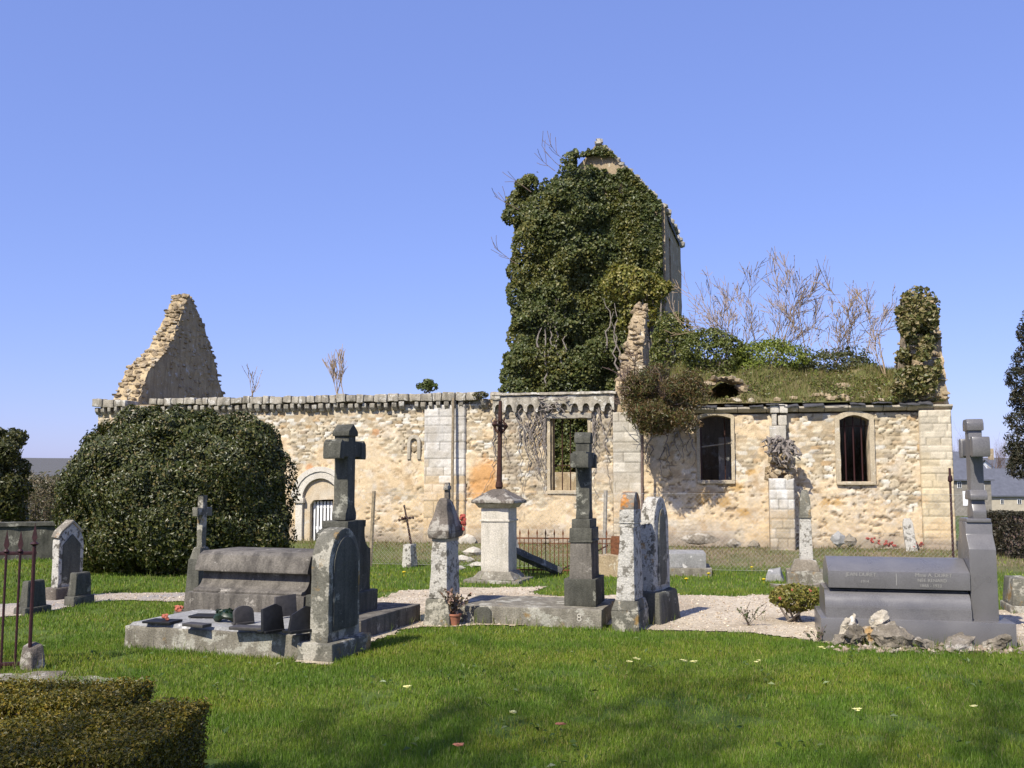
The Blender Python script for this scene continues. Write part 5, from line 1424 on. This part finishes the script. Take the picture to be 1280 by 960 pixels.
MB().frus(.05, .31, .05, .57, .497, .06, .30, .06, .56, .905).build('pedestal', M['tombgrey'], t, bevel=.01, seg=.12, amp=.006)
MB().box(.045, .315, .045, .575, .902, .925).box(.055, .305, .055, .565, .924, 1.06).box(.075, .285, .07, .55, 1.058, 1.16).build('pedestal_cap', M['graystone'], t, bevel=.008, seg=.1, amp=.006)
cp = cross_pts(.17, 1.158, 2.10, 1.84, .16, .58, .0, .035, .02)
cx = MB().prism(shift(cp, .31), .10, .26, 'x').build('cross', M['graystone'], t, bevel=.012, seg=.09, amp=.006)
for sg in (-1, 1):
    yy = .31 + sg * .255; mb = MB()
    mb.prism([(yy - .045, 1.74), (yy + .045, 1.74), (yy + .055, 1.78), (yy + .045, 1.90), (yy - .045, 1.90), (yy - .055, 1.78)], .075, .285, 'x')
    mb.build('arm_cap', M['graystone'], cx, bevel=.01, seg=.08, amp=.005)
mb = MB()
mb.prism([(.21, 2.02), (.41, 2.02), (.41, 2.09), (.36, 2.15), (.26, 2.15), (.21, 2.09)], .085, .275, 'x')
mb.build('top_cap', M['graystone'], cx, bevel=.01, seg=.08, amp=.005)
# 12. pair of tall stones
ROTD = R(-20)
p = gp(764, 788)
t = thing('headstone', 'tall white lichened headstone with a bright orange lichen patch on top', 'headstone', p, ROTD)
MB().box(0, .30, 0, .52, -.08, .22).frus(.0, .30, .0, .52, .218, .03, .27, .04, .48, .32).build('plinth', M['stele'], t, bevel=.02, seg=.1, amp=.012)
MB().frus(.04, .25, .05, .47, .318, .085, .235, .09, .43, 1.10).build('shaft', M['lichen'], t, bevel=.01, seg=.09, amp=.006)
MB().box(.08, .24, .085, .435, 1.098, 1.125).box(.075, .245, .08, .44, 1.14, 1.155).box(.085, .235, .09, .43, 1.124, 1.141).box(.08, .24, .085, .435, 1.154, 1.29).build('frieze', M['lichen'], t, bevel=.006, seg=.08, amp=.004)
pts = [(.09, 1.285), (.43, 1.285)] + [(.26 + .17 * math.cos(a), 1.32 + .16 * math.sin(a)) for a in [math.pi * k / 8 for k in range(9)]]
MB().prism(pts, .085, .24, 'x').build('head', M['orange'], t, bevel=.015, seg=.07, amp=.008)
p2 = local(p, ROTD, .07, .58); ROTD = R(-29)
t = thing('headstone', 'grey pointed arch headstone with mossy base standing close behind the orange topped one', 'headstone', p2, ROTD)
MB().frus(.0, .36, 0, .72, -.08, .03, .33, .04, .68, .36).build('plinth', M['graystone'], t, bevel=.03, seg=.1, amp=.022)
pts = [(.08, .35), (.64, .35), (.60, 1.0)] + [(.36 + .24 * math.cos(a), 1.0 + .42 * math.sin(a)) for a in [math.pi * k / 10 for k in range(1, 10)]] + [(.12, 1.0)]
MB().prism(pts, .08, .25, 'x').build('tablet', M['lichen'], t, bevel=.015, seg=.1, amp=.009)
pts = [(.22, .42), (.50, .42), (.48, .98)] + [(.36 + .12 * math.cos(a), .98 + .3 * math.sin(a)) for a in [math.pi * k / 8 for k in range(1, 8)]] + [(.24, .98)]
MB().prism(pts, .235, .265, 'x').build('arched_panel', M['stele'], t, bevel=.008, seg=.1, amp=.006)

# 13. rusty railing, fallen beam, stone kerb behind
p = gp(637, 716)
t = thing('iron_railing', 'low rusty iron railing with short spear points between pedestal and central cross', 'railing', p, R(-8))
L = 1.82
MB().box(0, L, -.008, .008, .60, .625).build('top_rail', M['rust'], t)
MB().box(0, L, -.008, .008, .52, .535).build('middle_rail', M['rust'], t)
MB().box(0, L, -.008, .008, .06, .085).build('bottom_rail', M['rust'], t)
MB().tube([(.9, .0, .08), (1.7, .02, .50)], .014, 6).build('brace', M['darkrust'], t)
k = 0; x = .03
while x < L:
    h = .76 if k % 2 == 0 else .61
    mb = MB().tube([(x, 0, .0), (x, 0, h - .1 if k % 2 == 0 else h)], .0085, 6)
    if k % 2 == 0: mb.prism([(x - .008, h - .1), (x + .008, h - .1), (x + .016, h - .06), (x, h + .02), (x - .016, h - .06)], -.005, .005, 'y')
    b_ = mb.build('bar', M['rust'], t); b_.rotation_euler = (rr.uniform(-.02, .02), 0, 0)
    x += .075; k += 1
MB().box(L - .06, L + .12, -.05, .02, .05, .66).build('gate_post', M['rust'], t, bevel=.01)
pa, pb = at(630, 684, 17.4), at(702, 716, 17.2)
o = MB().tube([pa, pa.lerp(pb, .5), pb], [.085, .09, .075], 4).build('fallen_beam', M['graystone'], None, seg=.08, amp=.012); tag(o, 'fallen grey stone beam leaning from the pedestal into the rusty railing', 'beam')
pa, pb = at(634, 624, 17.7), at(643, 690, 17.5)
o = MB().tube([pa, pa.lerp(pb, .5), pb], [.05, .07, .09], 4).build('leaning_slab', M['lichen'], None, seg=.08, amp=.012); tag(o, 'narrow pale broken slab leaning upright just behind the limestone pedestal', 'slab')
t = wall_between('rubble_kerb', 'low rough rubble kerb wall between the central cross and the tall lichened stones', at(744, 715, 17.1) * 1, at(800, 719, 16.4) * 1, .34, .35, M['rubble'], .07, .035, cat='wall')
t.location.z = 0
# 14. pale slab tomb
p = gp(836, 719)
t = thing('tomb', 'low pale grey two step tomb on the grass right of the tall stones', 'tomb', p, R(-8))
MB().box(-.1, .72, 0, 1.1, -.08, .13).build('base', M['slab'], t, bevel=.012, seg=.12, amp=.008)
MB().box(-.04, .63, .08, 1.0, .127, .375).build('body', M['slabtop'], t, bevel=.012, seg=.12, amp=.006)
# 15. pillar headstone
p = gp(984, 732)
t = thing('headstone', 'slender white pillar headstone on a stepped block before the broken buttress', 'headstone', p, R(-14))
MB().box(0, .56, 0, .62, -.08, .22).build('block', M['slab'], t, bevel=.015, seg=.1, amp=.014)
MB().frus(.06, .50, .06, .55, .217, .12, .44, .12, .50, .38).build('plinth', M['rock'], t, bevel=.015, seg=.08, amp=.014)
MB().frus(.20, .40, .18, .45, .377, .215, .385, .19, .44, 1.02).build('shaft', M['lichen'], t, bevel=.01, seg=.1, amp=.006)
MB().box(.2, .4, .175, .455, 1.018, 1.05).frus(.21, .39, .185, .445, 1.048, .225, .375, .2, .43, 1.32).frus(.225, .375, .2, .43, 1.318, .26, .34, .25, .38, 1.45).build('head', M['stele'], t, bevel=.01, seg=.08, amp=.008)
p = gp(1000, 734)
o = MB().box(-.42, .34, -.12, .1, -.03, .05).build('flat_stone', M['rock'], None, seg=.07, amp=.015, loc=p); tag(o, 'flat broken stone at the foot of the slender pillar headstone', 'stone')
o = MB().hexa([(-.18, -.1, 0), (.12, -.16, 0), (.2, .14, 0), (-.1, .2, 0)], [(-.14, -.08, .13), (.06, -.12, .1), (.14, .1, .22), (-.06, .15, .19)]).build('stone_fragment', M['slabtop'], None, bevel=.02, seg=.07, amp=.016, loc=gp(968, 725)); tag(o, 'grey broken stone fragment on the grass left of the pillar headstone', 'stone')
# 16. slab leaning against the church
s, z = CT(1140, 690, -.5)
w0 = chw(s, -.5, .12)
o = MB().prism([(-.11, 0), (.11, 0), (.10, .62), (.06, .72), (-.06, .72), (-.10, .62)], -.045, .045, 'y').build('leaning_slab', M['lichen'], None, bevel=.015, seg=.08, amp=.008, loc=w0, rz=CH_ROT); o.rotation_euler = (R(-7), R(-5), CH_ROT)
tag(o, 'narrow weathered slab leaning against the church wall below the barred window', 'slab')
fl = random.Random(5)
FG = 'red flowers along the church wall'
FL = [(1089, 676, 'leftmost red flower clump at the foot of the barred window'), (1103, 678, 'tiny red flower clump at the foot of the barred window'), (1117, 680, 'red flower clump at the wall foot just left of the leaning slab'), (1147, 682, 'red flower clump at the foot of the right corner pilaster beside the leaning slab')]
for u, v, lab in FL:
    s, z = CT(u, v, -.45); mb = MB()
    for k in range(7): mb.rock((fl.uniform(-.09, .09), fl.uniform(-.05, .05), fl.uniform(.0, .1)), (.035, .03, .025), k, 1, .4)
    o = mb.build('red_flowers', M['red'], None, loc=chw(s, -.45, max(.16, z - .04))); tag(o, lab, 'flower', FG)
for k, (u, v, r_, lab) in enumerate(((1048, 674, (.16, .09, .14), 'pale square stone at the wall foot under the barred window'), (1062, 676, (.14, .1, .12), 'round grey stone next to the pale square one at the wall foot'), (874, 674, (.36, .12, .13), 'long grey stone bench block at the choir wall foot'), (918, 680, (.14, .1, .11), 'brown boulder at the choir wall foot left of the broken buttress'), (942, 682, (.13, .1, .10), 'grey boulder at the choir wall foot touching the broken buttress'))):
    s, z = CT(u, v, -.35); o = MB().rock((0, 0, 0), r_, k + 610, 2, .3).build('wall_stone', M['rock'] if k else M['slabtop'], None, smooth=30, loc=chw(s, -.35, max(.16, z)), rz=CH_ROT); tag(o, lab, 'stone', 'stones along the choir wall foot')
# 17. wire fence before the church
TF = -4.0
fs0, fs1 = CT(440, 650, TF)[0], CT(1214, 650, TF)[0]
t = thing('wire_fence', 'thin diamond mesh wire fence strung on posts before the church wall', 'fence', chw(fs0, TF, 0), CH_ROT)
LF = fs1 - fs0; FH = 1.32
mb = MB(); d_ = .075; k = -FH
while k < LF:
    for sg in (0, 1):
        x0, x1 = k, k + FH
        if sg: a, b = (x0, FH), (x1, 0)
        else: a, b = (x0, 0), (x1, FH)
        def clip(p, q):
            (xa, za), (xb, zb) = p, q
            if xa < 0: f = (0 - xa) / (xb - xa); xa, za = 0, za + (zb - za) * f
            if xb > LF: f = (LF - xa) / (xb - xa); xb, zb = LF, za + (zb - za) * f
            return (xa, za), (xb, zb)
        if x1 > 0.02 and x0 < LF - .02:
            (xa, za), (xb, zb) = clip(a, b); mb.tube([(xa, .004 * sg, za + .04), (xb, .004 * sg, zb + .04)], .0011, 3)
    k += d_
for z in (.04, .7, FH + .04): mb.tube([(0, .008, z), (LF, .008, z)], .002, 3)
mb.build('wire_mesh', M['wire'], t, smooth=0)
for u, vt, vb, mat, ln in ((467, 614, 716, 'wood', .06), (757, 613, 690, 'oldwood', .05), (1213, 601, 720, 'wood', .0)):
    s, z = CT(u, vt, TF); MB().tube([(s - fs0 - ln, .03, -.1), (s - fs0, .03, z)], .036, 7).build('post', M[mat], t)
s, z = CT(1187, 585, TF + .6); o = MB().tube([(0, 0, -.05), (0, 0, z)], .02, 6).rock((0, 0, z - .18), (.05, .05, .08), 4, 1, .3).build('red_post', M['maroon'], None, loc=chw(s, TF + .6, 0)); tag(o, 'thin dark red iron post by the right corner of the church', 'post')
s, z = CT(566, 497, -.3); o = MB().tube([(0, 0, .0), (.0, 0, z * .5), (.01, .06, z)], .033, 7).build('pole', M['wood'], None, loc=chw(s, -.3, 0)); tag(o, 'tall thin brown pole standing against the pale ashlar pilaster', 'pole')

# 18. granite tomb and cross on the right
ROTG = R(-13)
p = G(1027, 801)
t = thing('granite_tomb', 'polished grey granite tomb with inscribed sloping lid, at the right', 'tomb', p, ROTG)
MB().box(0, 1.80, 0, 1.0, -.08, .225).build('base', M['granite'], t, bevel=.006)
prof = [(.06, .222), (.06, .33), (.075, .33)] + [(.075 + .13 * (1 - math.cos(a)), .335 + .15 * math.sin(a)) for a in [math.pi / 2 * k / 7 for k in range(8)]] + [(.2, .50)]
MB().prism(prof + [(.95 - y, z) for y, z in prof[::-1]], .05, 1.42, 'x').build('cove', M['granite'], t, smooth=40)
lid = [(.12, .515), (.12, .685), (.42, .805), (.53, .805), (.83, .685), (.83, .515)]
ld = MB().prism(lid, .09, 1.43, 'x').build('lid', M['granite'], t, bevel=.006)
MB().box(.12, 1.41, .2, .75, .495, .52).build('painted_shadow_gap', M['black'], t)  # black strip paints the shade in the joint between cove and lid
def lid_text(b, x, z, s_): text(b, s_, (x, .1175, z), (R(90), 0, 0), ld, M['inscr'], ext=.001)
lid_text('JEAN DURET', .26, .635, .052); lid_text('1914', .40, .57, .042)
lid_text('Mme A. DURET', .92, .64, .052); lid_text('NÉE RENARD', .94, .59, .046); lid_text('1868 - 1933', .96, .54, .042)
MB().box(.74, .746, .117, .1195, .55, .665).build('divider', M['inscr'], ld)
p2 = local(p, ROTG, 1.435, .10)
t = thing('granite_cross', 'tall grey granite cross on a shouldered pillar at the head of the polished tomb', 'cross', p2, ROTG)
MB().prism([(.0, .222), (.72, .222), (.72, .86), (.5, 1.16), (.22, 1.16), (.0, .98)][:0] or [(.05, .222), (.60, .222), (.60, .92), (.49, 1.06), (.48, 1.18), (.17, 1.18), (.16, 1.06), (.05, .92)], .0, .25, 'x').build('pillar', M['granite'], t, bevel=.008)
MB().box(.01, .24, .15, .50, 1.177, 1.215).build('pillar_cap', M['granite'], t, bevel=.008)
cp = cross_pts(.17, 1.212, 2.18, 1.93, .17, .62, .0, .05, .0)
cx = MB().prism(shift(cp, .325), .08, .21, 'x').build('cross', M['granite'], t, bevel=.014)
for sg in (-1, 1):
    yy = .325 + sg * .275; mb = MB()
    mb.prism([(yy - .05, 1.83), (yy + .05, 1.83), (yy + .06, 1.88), (yy + .06, 1.98), (yy + .05, 2.03), (yy - .05, 2.03), (yy - .06, 1.98), (yy - .06, 1.88)], .063, .227, 'x')
    mb.build('arm_cap', M['granite'], cx, bevel=.012)
mb = MB()
mb.prism([(.215, 2.10), (.435, 2.10), (.435, 2.18), (.405, 2.22), (.245, 2.22), (.215, 2.18)], .065, .225, 'x')
mb.build('top_cap', M['granite'], cx, bevel=.012)
mb = MB()
mb.prism([(.185, 1.40), (.465, 1.40), (.465, 1.45), (.425, 1.50), (.225, 1.50), (.185, 1.45)], .064, .226, 'x')
mb.build('shaft_band', M['granite'], cx, bevel=.012)
# broken stones in front of the granite tomb
RG = 'broken stones before the granite tomb'
RK = [((1069, 806), (.15, .12, .10), .09, 'ochre brown rounded stone low at the left of the heap before the granite tomb'), ((1063, 803), (.10, .10, .13), .16, 'white chipped stone at the left top of the heap before the granite tomb'), ((1099, 806), (.13, .10, .08), .28, 'pale flat faced stone balanced on top of the heap before the granite tomb'), ((1118, 811), (.20, .12, .15), .12, 'largest slanted grey slab of the heap before the granite tomb'), ((1096, 806), (.14, .12, .12), .11, 'shadowed middle stone under the balanced one in the heap'), ((1127, 800), (.14, .10, .14), .15, 'rough stone at the right back of the heap before the granite tomb'), ((1158, 812), (.16, .09, .06), .05, 'low stone with pinkish face just right of the heap'), ((1200, 812), (.28, .12, .075), .05, 'long low pile of crumbled pale stone before the granite tomb'), ((1243, 812), (.17, .1, .065), .05, 'rightmost low pale stone before the granite tomb'), ((1048, 806), (.10, .08, .05), .04, 'small reddish brown stone at the far left of the heap')]
for k, ((u, v), r_, z, lab) in enumerate(RK):
    q = gp(u, v); o = MB().rock((0, 0, 0), tuple(c_ * .88 for c_ in r_), k * 3 + 711, 3, .55).build('broken_stone', M['ashlar_pale'] if k in (1, 2) else M['rock'], None, smooth=22, seg=.035, amp=.016, freq=13, fine=.008, loc=(q.x, q.y, z * .85), rz=rr.uniform(-1, 1))
    o.rotation_euler = (rr.uniform(-.4, .4), rr.uniform(-.5, .5), rr.uniform(-1, 1)); tag(o, lab, 'stone', RG)
# right edge grave stone, small pot before it
p = gp(1264, 766)
t = thing('grave_marker', 'pale weathered grave marker cut by the right edge beyond the granite cross', 'grave marker', p, R(-14))
MB().box(0, .3, 0, .6, -.06, .1).build('plinth', M['slab'], t, bevel=.015, seg=.1, amp=.01)
MB().frus(.02, .28, .03, .57, .097, .05, .25, .05, .53, .42).build('stone', M['stele'], t, bevel=.015, seg=.1, amp=.01)
# 19. rose bush and weed on the gravel
q = gp(993, 777); kx = q.y / FPX
b = bush('rose_bush', 'small round yellow green rose bush with coral buds on the gravel', 'bush', [(q.x + dx * kx, q.y + dy * kx, (z) * kx, r_ * kx, r_ * kx, r_ * kx * .9) for dx, dy, z, r_ in ((0, 0, 26, 18), (-14, 3, 29, 14), (14, -3, 28, 15), (3, 10, 31, 14), (-3, -10, 28, 14), (20, 5, 30, 9), (-21, 0, 30, 9))], 3600, .042, [(.17, .17, .03), (.22, .20, .04), (.25, .20, .06), (.11, .12, .022)], aspect=.65, jit=.8, stem=(q.x, q.y, 0, .016), deep=.3)
mb = MB()
for u, v in ((990, 737), (1013, 738), (975, 748), (1003, 750)):
    c = at(u, v, q.y - .1) - b.location
    for k in range(4): mb.rock(c + Vector((rr.uniform(-.012, .012), rr.uniform(-.01, .01), rr.uniform(-.01, .01))), (.011, .011, .013), k, 1, .3)
mb.build('buds', M['peach'], b)
def weed(label, u, v, h, n, seed, cat='weed'):
    q = gp(u, v); root = thing('weed', label, cat, q); out = []; rg = random.Random(seed)
    for _ in range(7): grow(Vector((rg.uniform(-.03, .03), rg.uniform(-.03, .03), 0)), Vector((rg.uniform(-.7, .7), rg.uniform(-.5, .5), 1)), h * rg.uniform(.6, 1), .004, 1, out, rg, .1, .6, (2, 4))
    branches_mesh(out, 'stem', M['twig'], root, .003); B = tips(out, n, rg)
    leaves('leaves', B, np.tile([0, -.3, .9], (n, 1)), .04, pick_cols(n, [(.07, .10, .03), (.11, .13, .05)]), M['leaf'], root)
weed('sparse green weed growing in the gravel left of the rose bush', 936, 782, .24, 60, 4)
weed('small weed at the corner of the granite tomb base beside the heap', 1021, 803, .16, 40, 6)
weed('dry weed growing beside the church corner under the red post', 1183, 690, .4, 70, 8)

# 20. lawn: individual blades near, coarser tufts beyond
def lawn(name, y0, y1, dens, h, w, pal, xw=.62, extra=1.2):
    Y0 = rng.uniform(y0, y1, int(dens * (y1 - y0) * (2 * (y1 * xw + extra))))
    X0 = rng.uniform(-1, 1, len(Y0)) * (y1 * xw + extra)
    k = (np.abs(X0) < Y0 * xw + extra) & ~on_path(X0, Y0)
    t_ = X0 * TA.x + (Y0 - 22.5) * TA.y; s_ = X0 * SA.x + (Y0 - 22.5) * SA.y
    k &= ~((t_ > -.3) & (s_ > -11) & (s_ < 9.6))
    k &= (rng.random(len(X0)) > .82 * sstep(-4.4, -2.6, t_ + .8 * (fbm(X0 / .6, Y0 / .6, 88) - .5)) * (s_ > -12) * (s_ < 10.5))
    k &= ~((X0 > -4.7) & (X0 < -1.66) & (Y0 > 4.3) & (Y0 < 5.95))
    bare = fbm(X0 / .5, Y0 / .5, 301, 4)
    k &= ~((bare > .69) & (rng.random(len(X0)) > .25))
    X0, Y0 = X0[k], Y0[k]
    P = np.stack([X0, Y0, ground_h(X0, Y0) - .004], -1)
    cl_ = fbm(X0 / .45, Y0 / .45, 302, 4)
    c = pick_cols(len(P), pal, [.34, .3, .22, .14], .22)
    c = mixc(c, c * C3(1.18, 1.06, 1.0), sstep(.5, .68, fbm(X0 / 1.2, Y0 / .9, 303, 3)))
    c = mixc(c, c * C3(.72, .85, .8), sstep(.5, .65, cl_))
    return blades(name, P, h * (.6 + .9 * cl_), w * rng.uniform(.7, 1.3, len(P)), c, .75)
GP = [(.12, .195, .016), (.155, .225, .022), (.19, .245, .035), (.26, .25, .085)]
lawn('grass', 4.3, 7.2, 9800, .043, .0040, GP)
lawn('grass', 7.2, 10.6, 5600, .044, .0052, GP)
lawn('grass', 10.6, 15, 1600, .045, .0085, GP)
lawn('grass', 15, 24, 420, .055, .013, GP, .6, 1)
LG = 'pale flowers and leaves scattered on the lawn'
FLW = [(787, 838, 'pale primrose on the lawn, left one of the close pair below the lichened stones', 'yellow'), (797, 834, 'pale primrose on the lawn, upper right one of the close pair below the lichened stones', 'yellow'), (855, 836, 'pale yellow primroses below the gravel, left one of a touching pair', 'yellow'), (868, 837, 'pale yellow primroses below the gravel, right one of a touching pair', 'yellow'), (947, 837, 'single pale primrose on the lawn below the rose bush', 'yellow'), (1072, 900, 'tiny single yellow primrose in the lawn below the stone heap', 'yellow'), (1217, 896, 'biggest white primrose in the lawn toward the right edge', 'yellow'), (643, 902, 'white daisies low in the shaded middle of the lawn', 'yellow'), (508, 870, 'tiny yellow flower alone in the lawn below the tall dark cross', 'yellow'), (700, 916, 'brown dead leaf lying in the shaded lawn', 'terracotta'), (573, 946, 'brown dead leaf near the bottom edge of the lawn', 'terracotta'), (1028, 819, 'pale flower at the gravel edge below the granite tomb corner', 'yellow')]
for k, (u, v, lab, m_) in enumerate(FLW):
    q = gp(u, v); mb = MB(); rg = random.Random(k)
    for j in range(5 if m_ == 'yellow' else 1):
        c = Vector((rg.uniform(-.02, .02), rg.uniform(-.02, .02), .068 + rg.uniform(0, .02)))
        if m_ == 'yellow':
            for a in range(5):
                an = a * 1.2566; e = Vector((math.cos(an), math.sin(an), .25)); sd = Vector((-math.sin(an), math.cos(an), 0))
                mb.hexa([c, c + e * .006 + sd * .005, c + e * .02 + sd * .002, c + e * .008 - sd * .006], [x_ + Vector((0, 0, .0015)) for x_ in (c, c + e * .006 + sd * .005, c + e * .02 + sd * .002, c + e * .008 - sd * .006)])
        else:
            mb.rock(c, (.034, .022, .008), k, 2, .5)
    o = mb.build('lawn_flower' if m_ == 'yellow' else 'dead_leaf', M[m_], None, smooth=0, loc=q); tag(o, lab, 'flower' if m_ == 'yellow' else 'leaf', LG if m_ == 'yellow' else 'dead leaves on the lawn')
# dandelions in the far verge
VG = [(432, 706), (886, 721), (858, 728), (955, 729), (940, 713), (450, 716), (505, 720)]
VL = ['yellow dandelion beside the fence post left of the leaning iron cross', 'biggest yellow dandelion on the verge right of the pale two step tomb', 'yellow dandelion on the verge just under the pale two step tomb', 'yellow dandelion on the verge edge left of the stone fragment', 'yellow dandelion high on the verge below the broken buttress', 'small yellow dandelion below the fence post', 'yellow dandelion in front of the leaning iron cross']
for (u, v), lab in zip(VG, VL):
    q = gp(u, v); o = MB().lathe([(.004, 0), (.004, .05), (.03, .065), (.034, .075), (.012, .085)], (0, 0), 8).build('dandelion', plain_mat('dandelion_yellow', (.6, .45, .02)) if lab is VL[0] else bpy.data.materials['dandelion_yellow'], None, loc=q); tag(o, lab, 'flower', 'dandelions on the verge')

# a tall spring tree behind the viewer, whose thin crown dapples the lawn
rg = random.Random(31)
root = thing('tree', 'tall thinly leaved tree standing behind the viewpoint and shading the lawn', 'tree', (-5.0, -4.8, 0)); out = []
grow((0, 0, -.1), (0, 0, 1), 11, .2, 3, out, rg, .1, .75, (6, 8), .05, .2, .35)
branches_mesh(out, 'trunk', M['bark'], root, .012)
B = tips(out, 700, rg)
B = B + rng.normal(0, .12, B.shape)
leaves('crown', B, rng.normal(0, 1, B.shape), .16, pick_cols(len(B), YEL), M['leaf'], root, .6, 1)

n = 17000
S1_ = rng.uniform(-10.5, 10.2, n); T1_ = -np.abs(rng.normal(0, 1.5, n)) - .12
X1, Y1 = CH_O.x + SA.x * S1_ + TA.x * T1_, CH_O.y + SA.y * S1_ + TA.y * T1_
k = (T1_ > -4) & (fbm(X1 / .4, Y1 / .4, 404, 3) > .40) & ~on_path(X1, Y1)
X1, Y1 = X1[k], Y1[k]
blades('dry_grass', np.stack([X1, Y1, ground_h(X1, Y1) - .005], -1), .05 + .08 * rng.random(len(X1)) ** 2, .011, pick_cols(len(X1), [(.20, .155, .08), (.14, .125, .05), (.10, .11, .03), (.27, .22, .13)]), .85)

# grit and chips on the gravel, stone crumbs before the granite tomb
def grit(name, X0, Y0, r, cols, mat):
    n = len(X0); z = ground_h(X0, Y0) + .012
    d = rng.normal(0, 1, (n, 6, 3)) * .25 + np.array([[1, 0, 0], [-1, 0, 0], [0, 1, 0], [0, -1, 0], [0, 0, .8], [0, 0, -.8]], float)[None]
    V = np.stack([X0, Y0, z + r * .3], -1)[:, None, :] + d * r[:, None, None]
    T = np.array([[0, 2, 4], [2, 1, 4], [1, 3, 4], [3, 0, 4], [2, 0, 5], [1, 2, 5], [3, 1, 5], [0, 3, 5]])
    F = (np.arange(n)[:, None, None] * 6 + T[None]).reshape(-1, 3)
    return tag(link(name, np_mesh(name, V.reshape(-1, 3), F, np.repeat(cols, 6, 0)), mat), kind='stuff')
X1, Y1 = rng.uniform(-6, 7, 90000), rng.uniform(9.3, 15.5, 90000)
k = on_path(X1, Y1)
X1, Y1 = X1[k][:15000], Y1[k][:15000]
grit('gravel', X1, Y1, .003 + .013 * rng.random(len(X1)) ** 5, pick_cols(len(X1), [(.48, .40, .29), (.58, .50, .38), (.36, .29, .20), (.42, .33, .25)]), attr_mat('loose_gravel', .95, .2, 80))
X1, Y1 = np.concatenate([rng.normal(3.65, .3, 220), rng.normal(4.3, .42, 300)]), np.concatenate([rng.normal(9.7, .07, 220), rng.normal(9.6, .07, 300)])
grit('rubble', X1, Y1, .008 + .034 * rng.random(len(X1)) ** 3, pick_cols(len(X1), [(.30, .25, .19), (.38, .33, .26), (.22, .18, .13), (.33, .25, .18)]), attr_mat('crumbled_stone', .95, .4, 60))
# longer tufts against the stones, weeds and thin spots in the lawn
TX, TY = [], []
for o in list(sc.objects):
    if o.parent is None and o.get('category') in ('headstone', 'grave slab', 'grave marker', 'cross', 'tomb', 'kerb', 'stone', 'monument', 'railing', 'post', 'bush') and o.location.y < 21:
        for q in [c for c in o.children_recursive if c.type == 'MESH'] or ([o] if o.type == 'MESH' else []):
            if min(v[2] for v in q.bound_box) + (o.location.z if q is not o else 0) > .12: continue
            W_ = o.matrix_world if False else Matrix.LocRotScale(o.location, o.rotation_euler, None)
            xs = [v[0] for v in q.bound_box]; ys = [v[1] for v in q.bound_box]
            for _ in range(int(60 * ((max(xs) - min(xs)) + (max(ys) - min(ys))))):
                a = rng.random(); e = rng.integers(0, 4); g_ = abs(rng.normal(0, .035)) + .006
                x = min(xs) + a * (max(xs) - min(xs)) if e < 2 else (min(xs) - g_ if e == 2 else max(xs) + g_)
                y = (min(ys) - g_ if e == 0 else max(ys) + g_) if e < 2 else min(ys) + a * (max(ys) - min(ys))
                p = W_ @ Vector((x, y, 0)); TX.append(p.x); TY.append(p.y)
TX, TY = np.array(TX), np.array(TY)
k = fbm(TX / .25, TY / .25, 505, 3) > np.where(on_path(TX, TY), .62, .40)
TX, TY = TX[k], TY[k]
blades('tall_grass', np.stack([TX, TY, ground_h(TX, TY)], -1), .07 + .11 * rng.random(len(TX)), .006, pick_cols(len(TX), [(.10, .15, .02), (.15, .185, .035), (.22, .20, .08)]), .8)
WX, WY = rng.uniform(-5, 6.5, 2200), rng.uniform(5, 10.5, 2200)
k = (fbm(WX / .35, WY / .35, 606, 3) > .60) & ~on_path(WX, WY); WX, WY = WX[k], WY[k]
tag(leaves('lawn_weeds', np.stack([WX, WY, ground_h(WX, WY) + rng.uniform(.02, .05, len(WX))], -1), np.tile([0, -.3, 1.], (len(WX), 1)), .045, pick_cols(len(WX), [(.08, .13, .025), (.11, .15, .03), (.06, .10, .02)]), M['leaf'], None, .5, .5), kind='stuff')
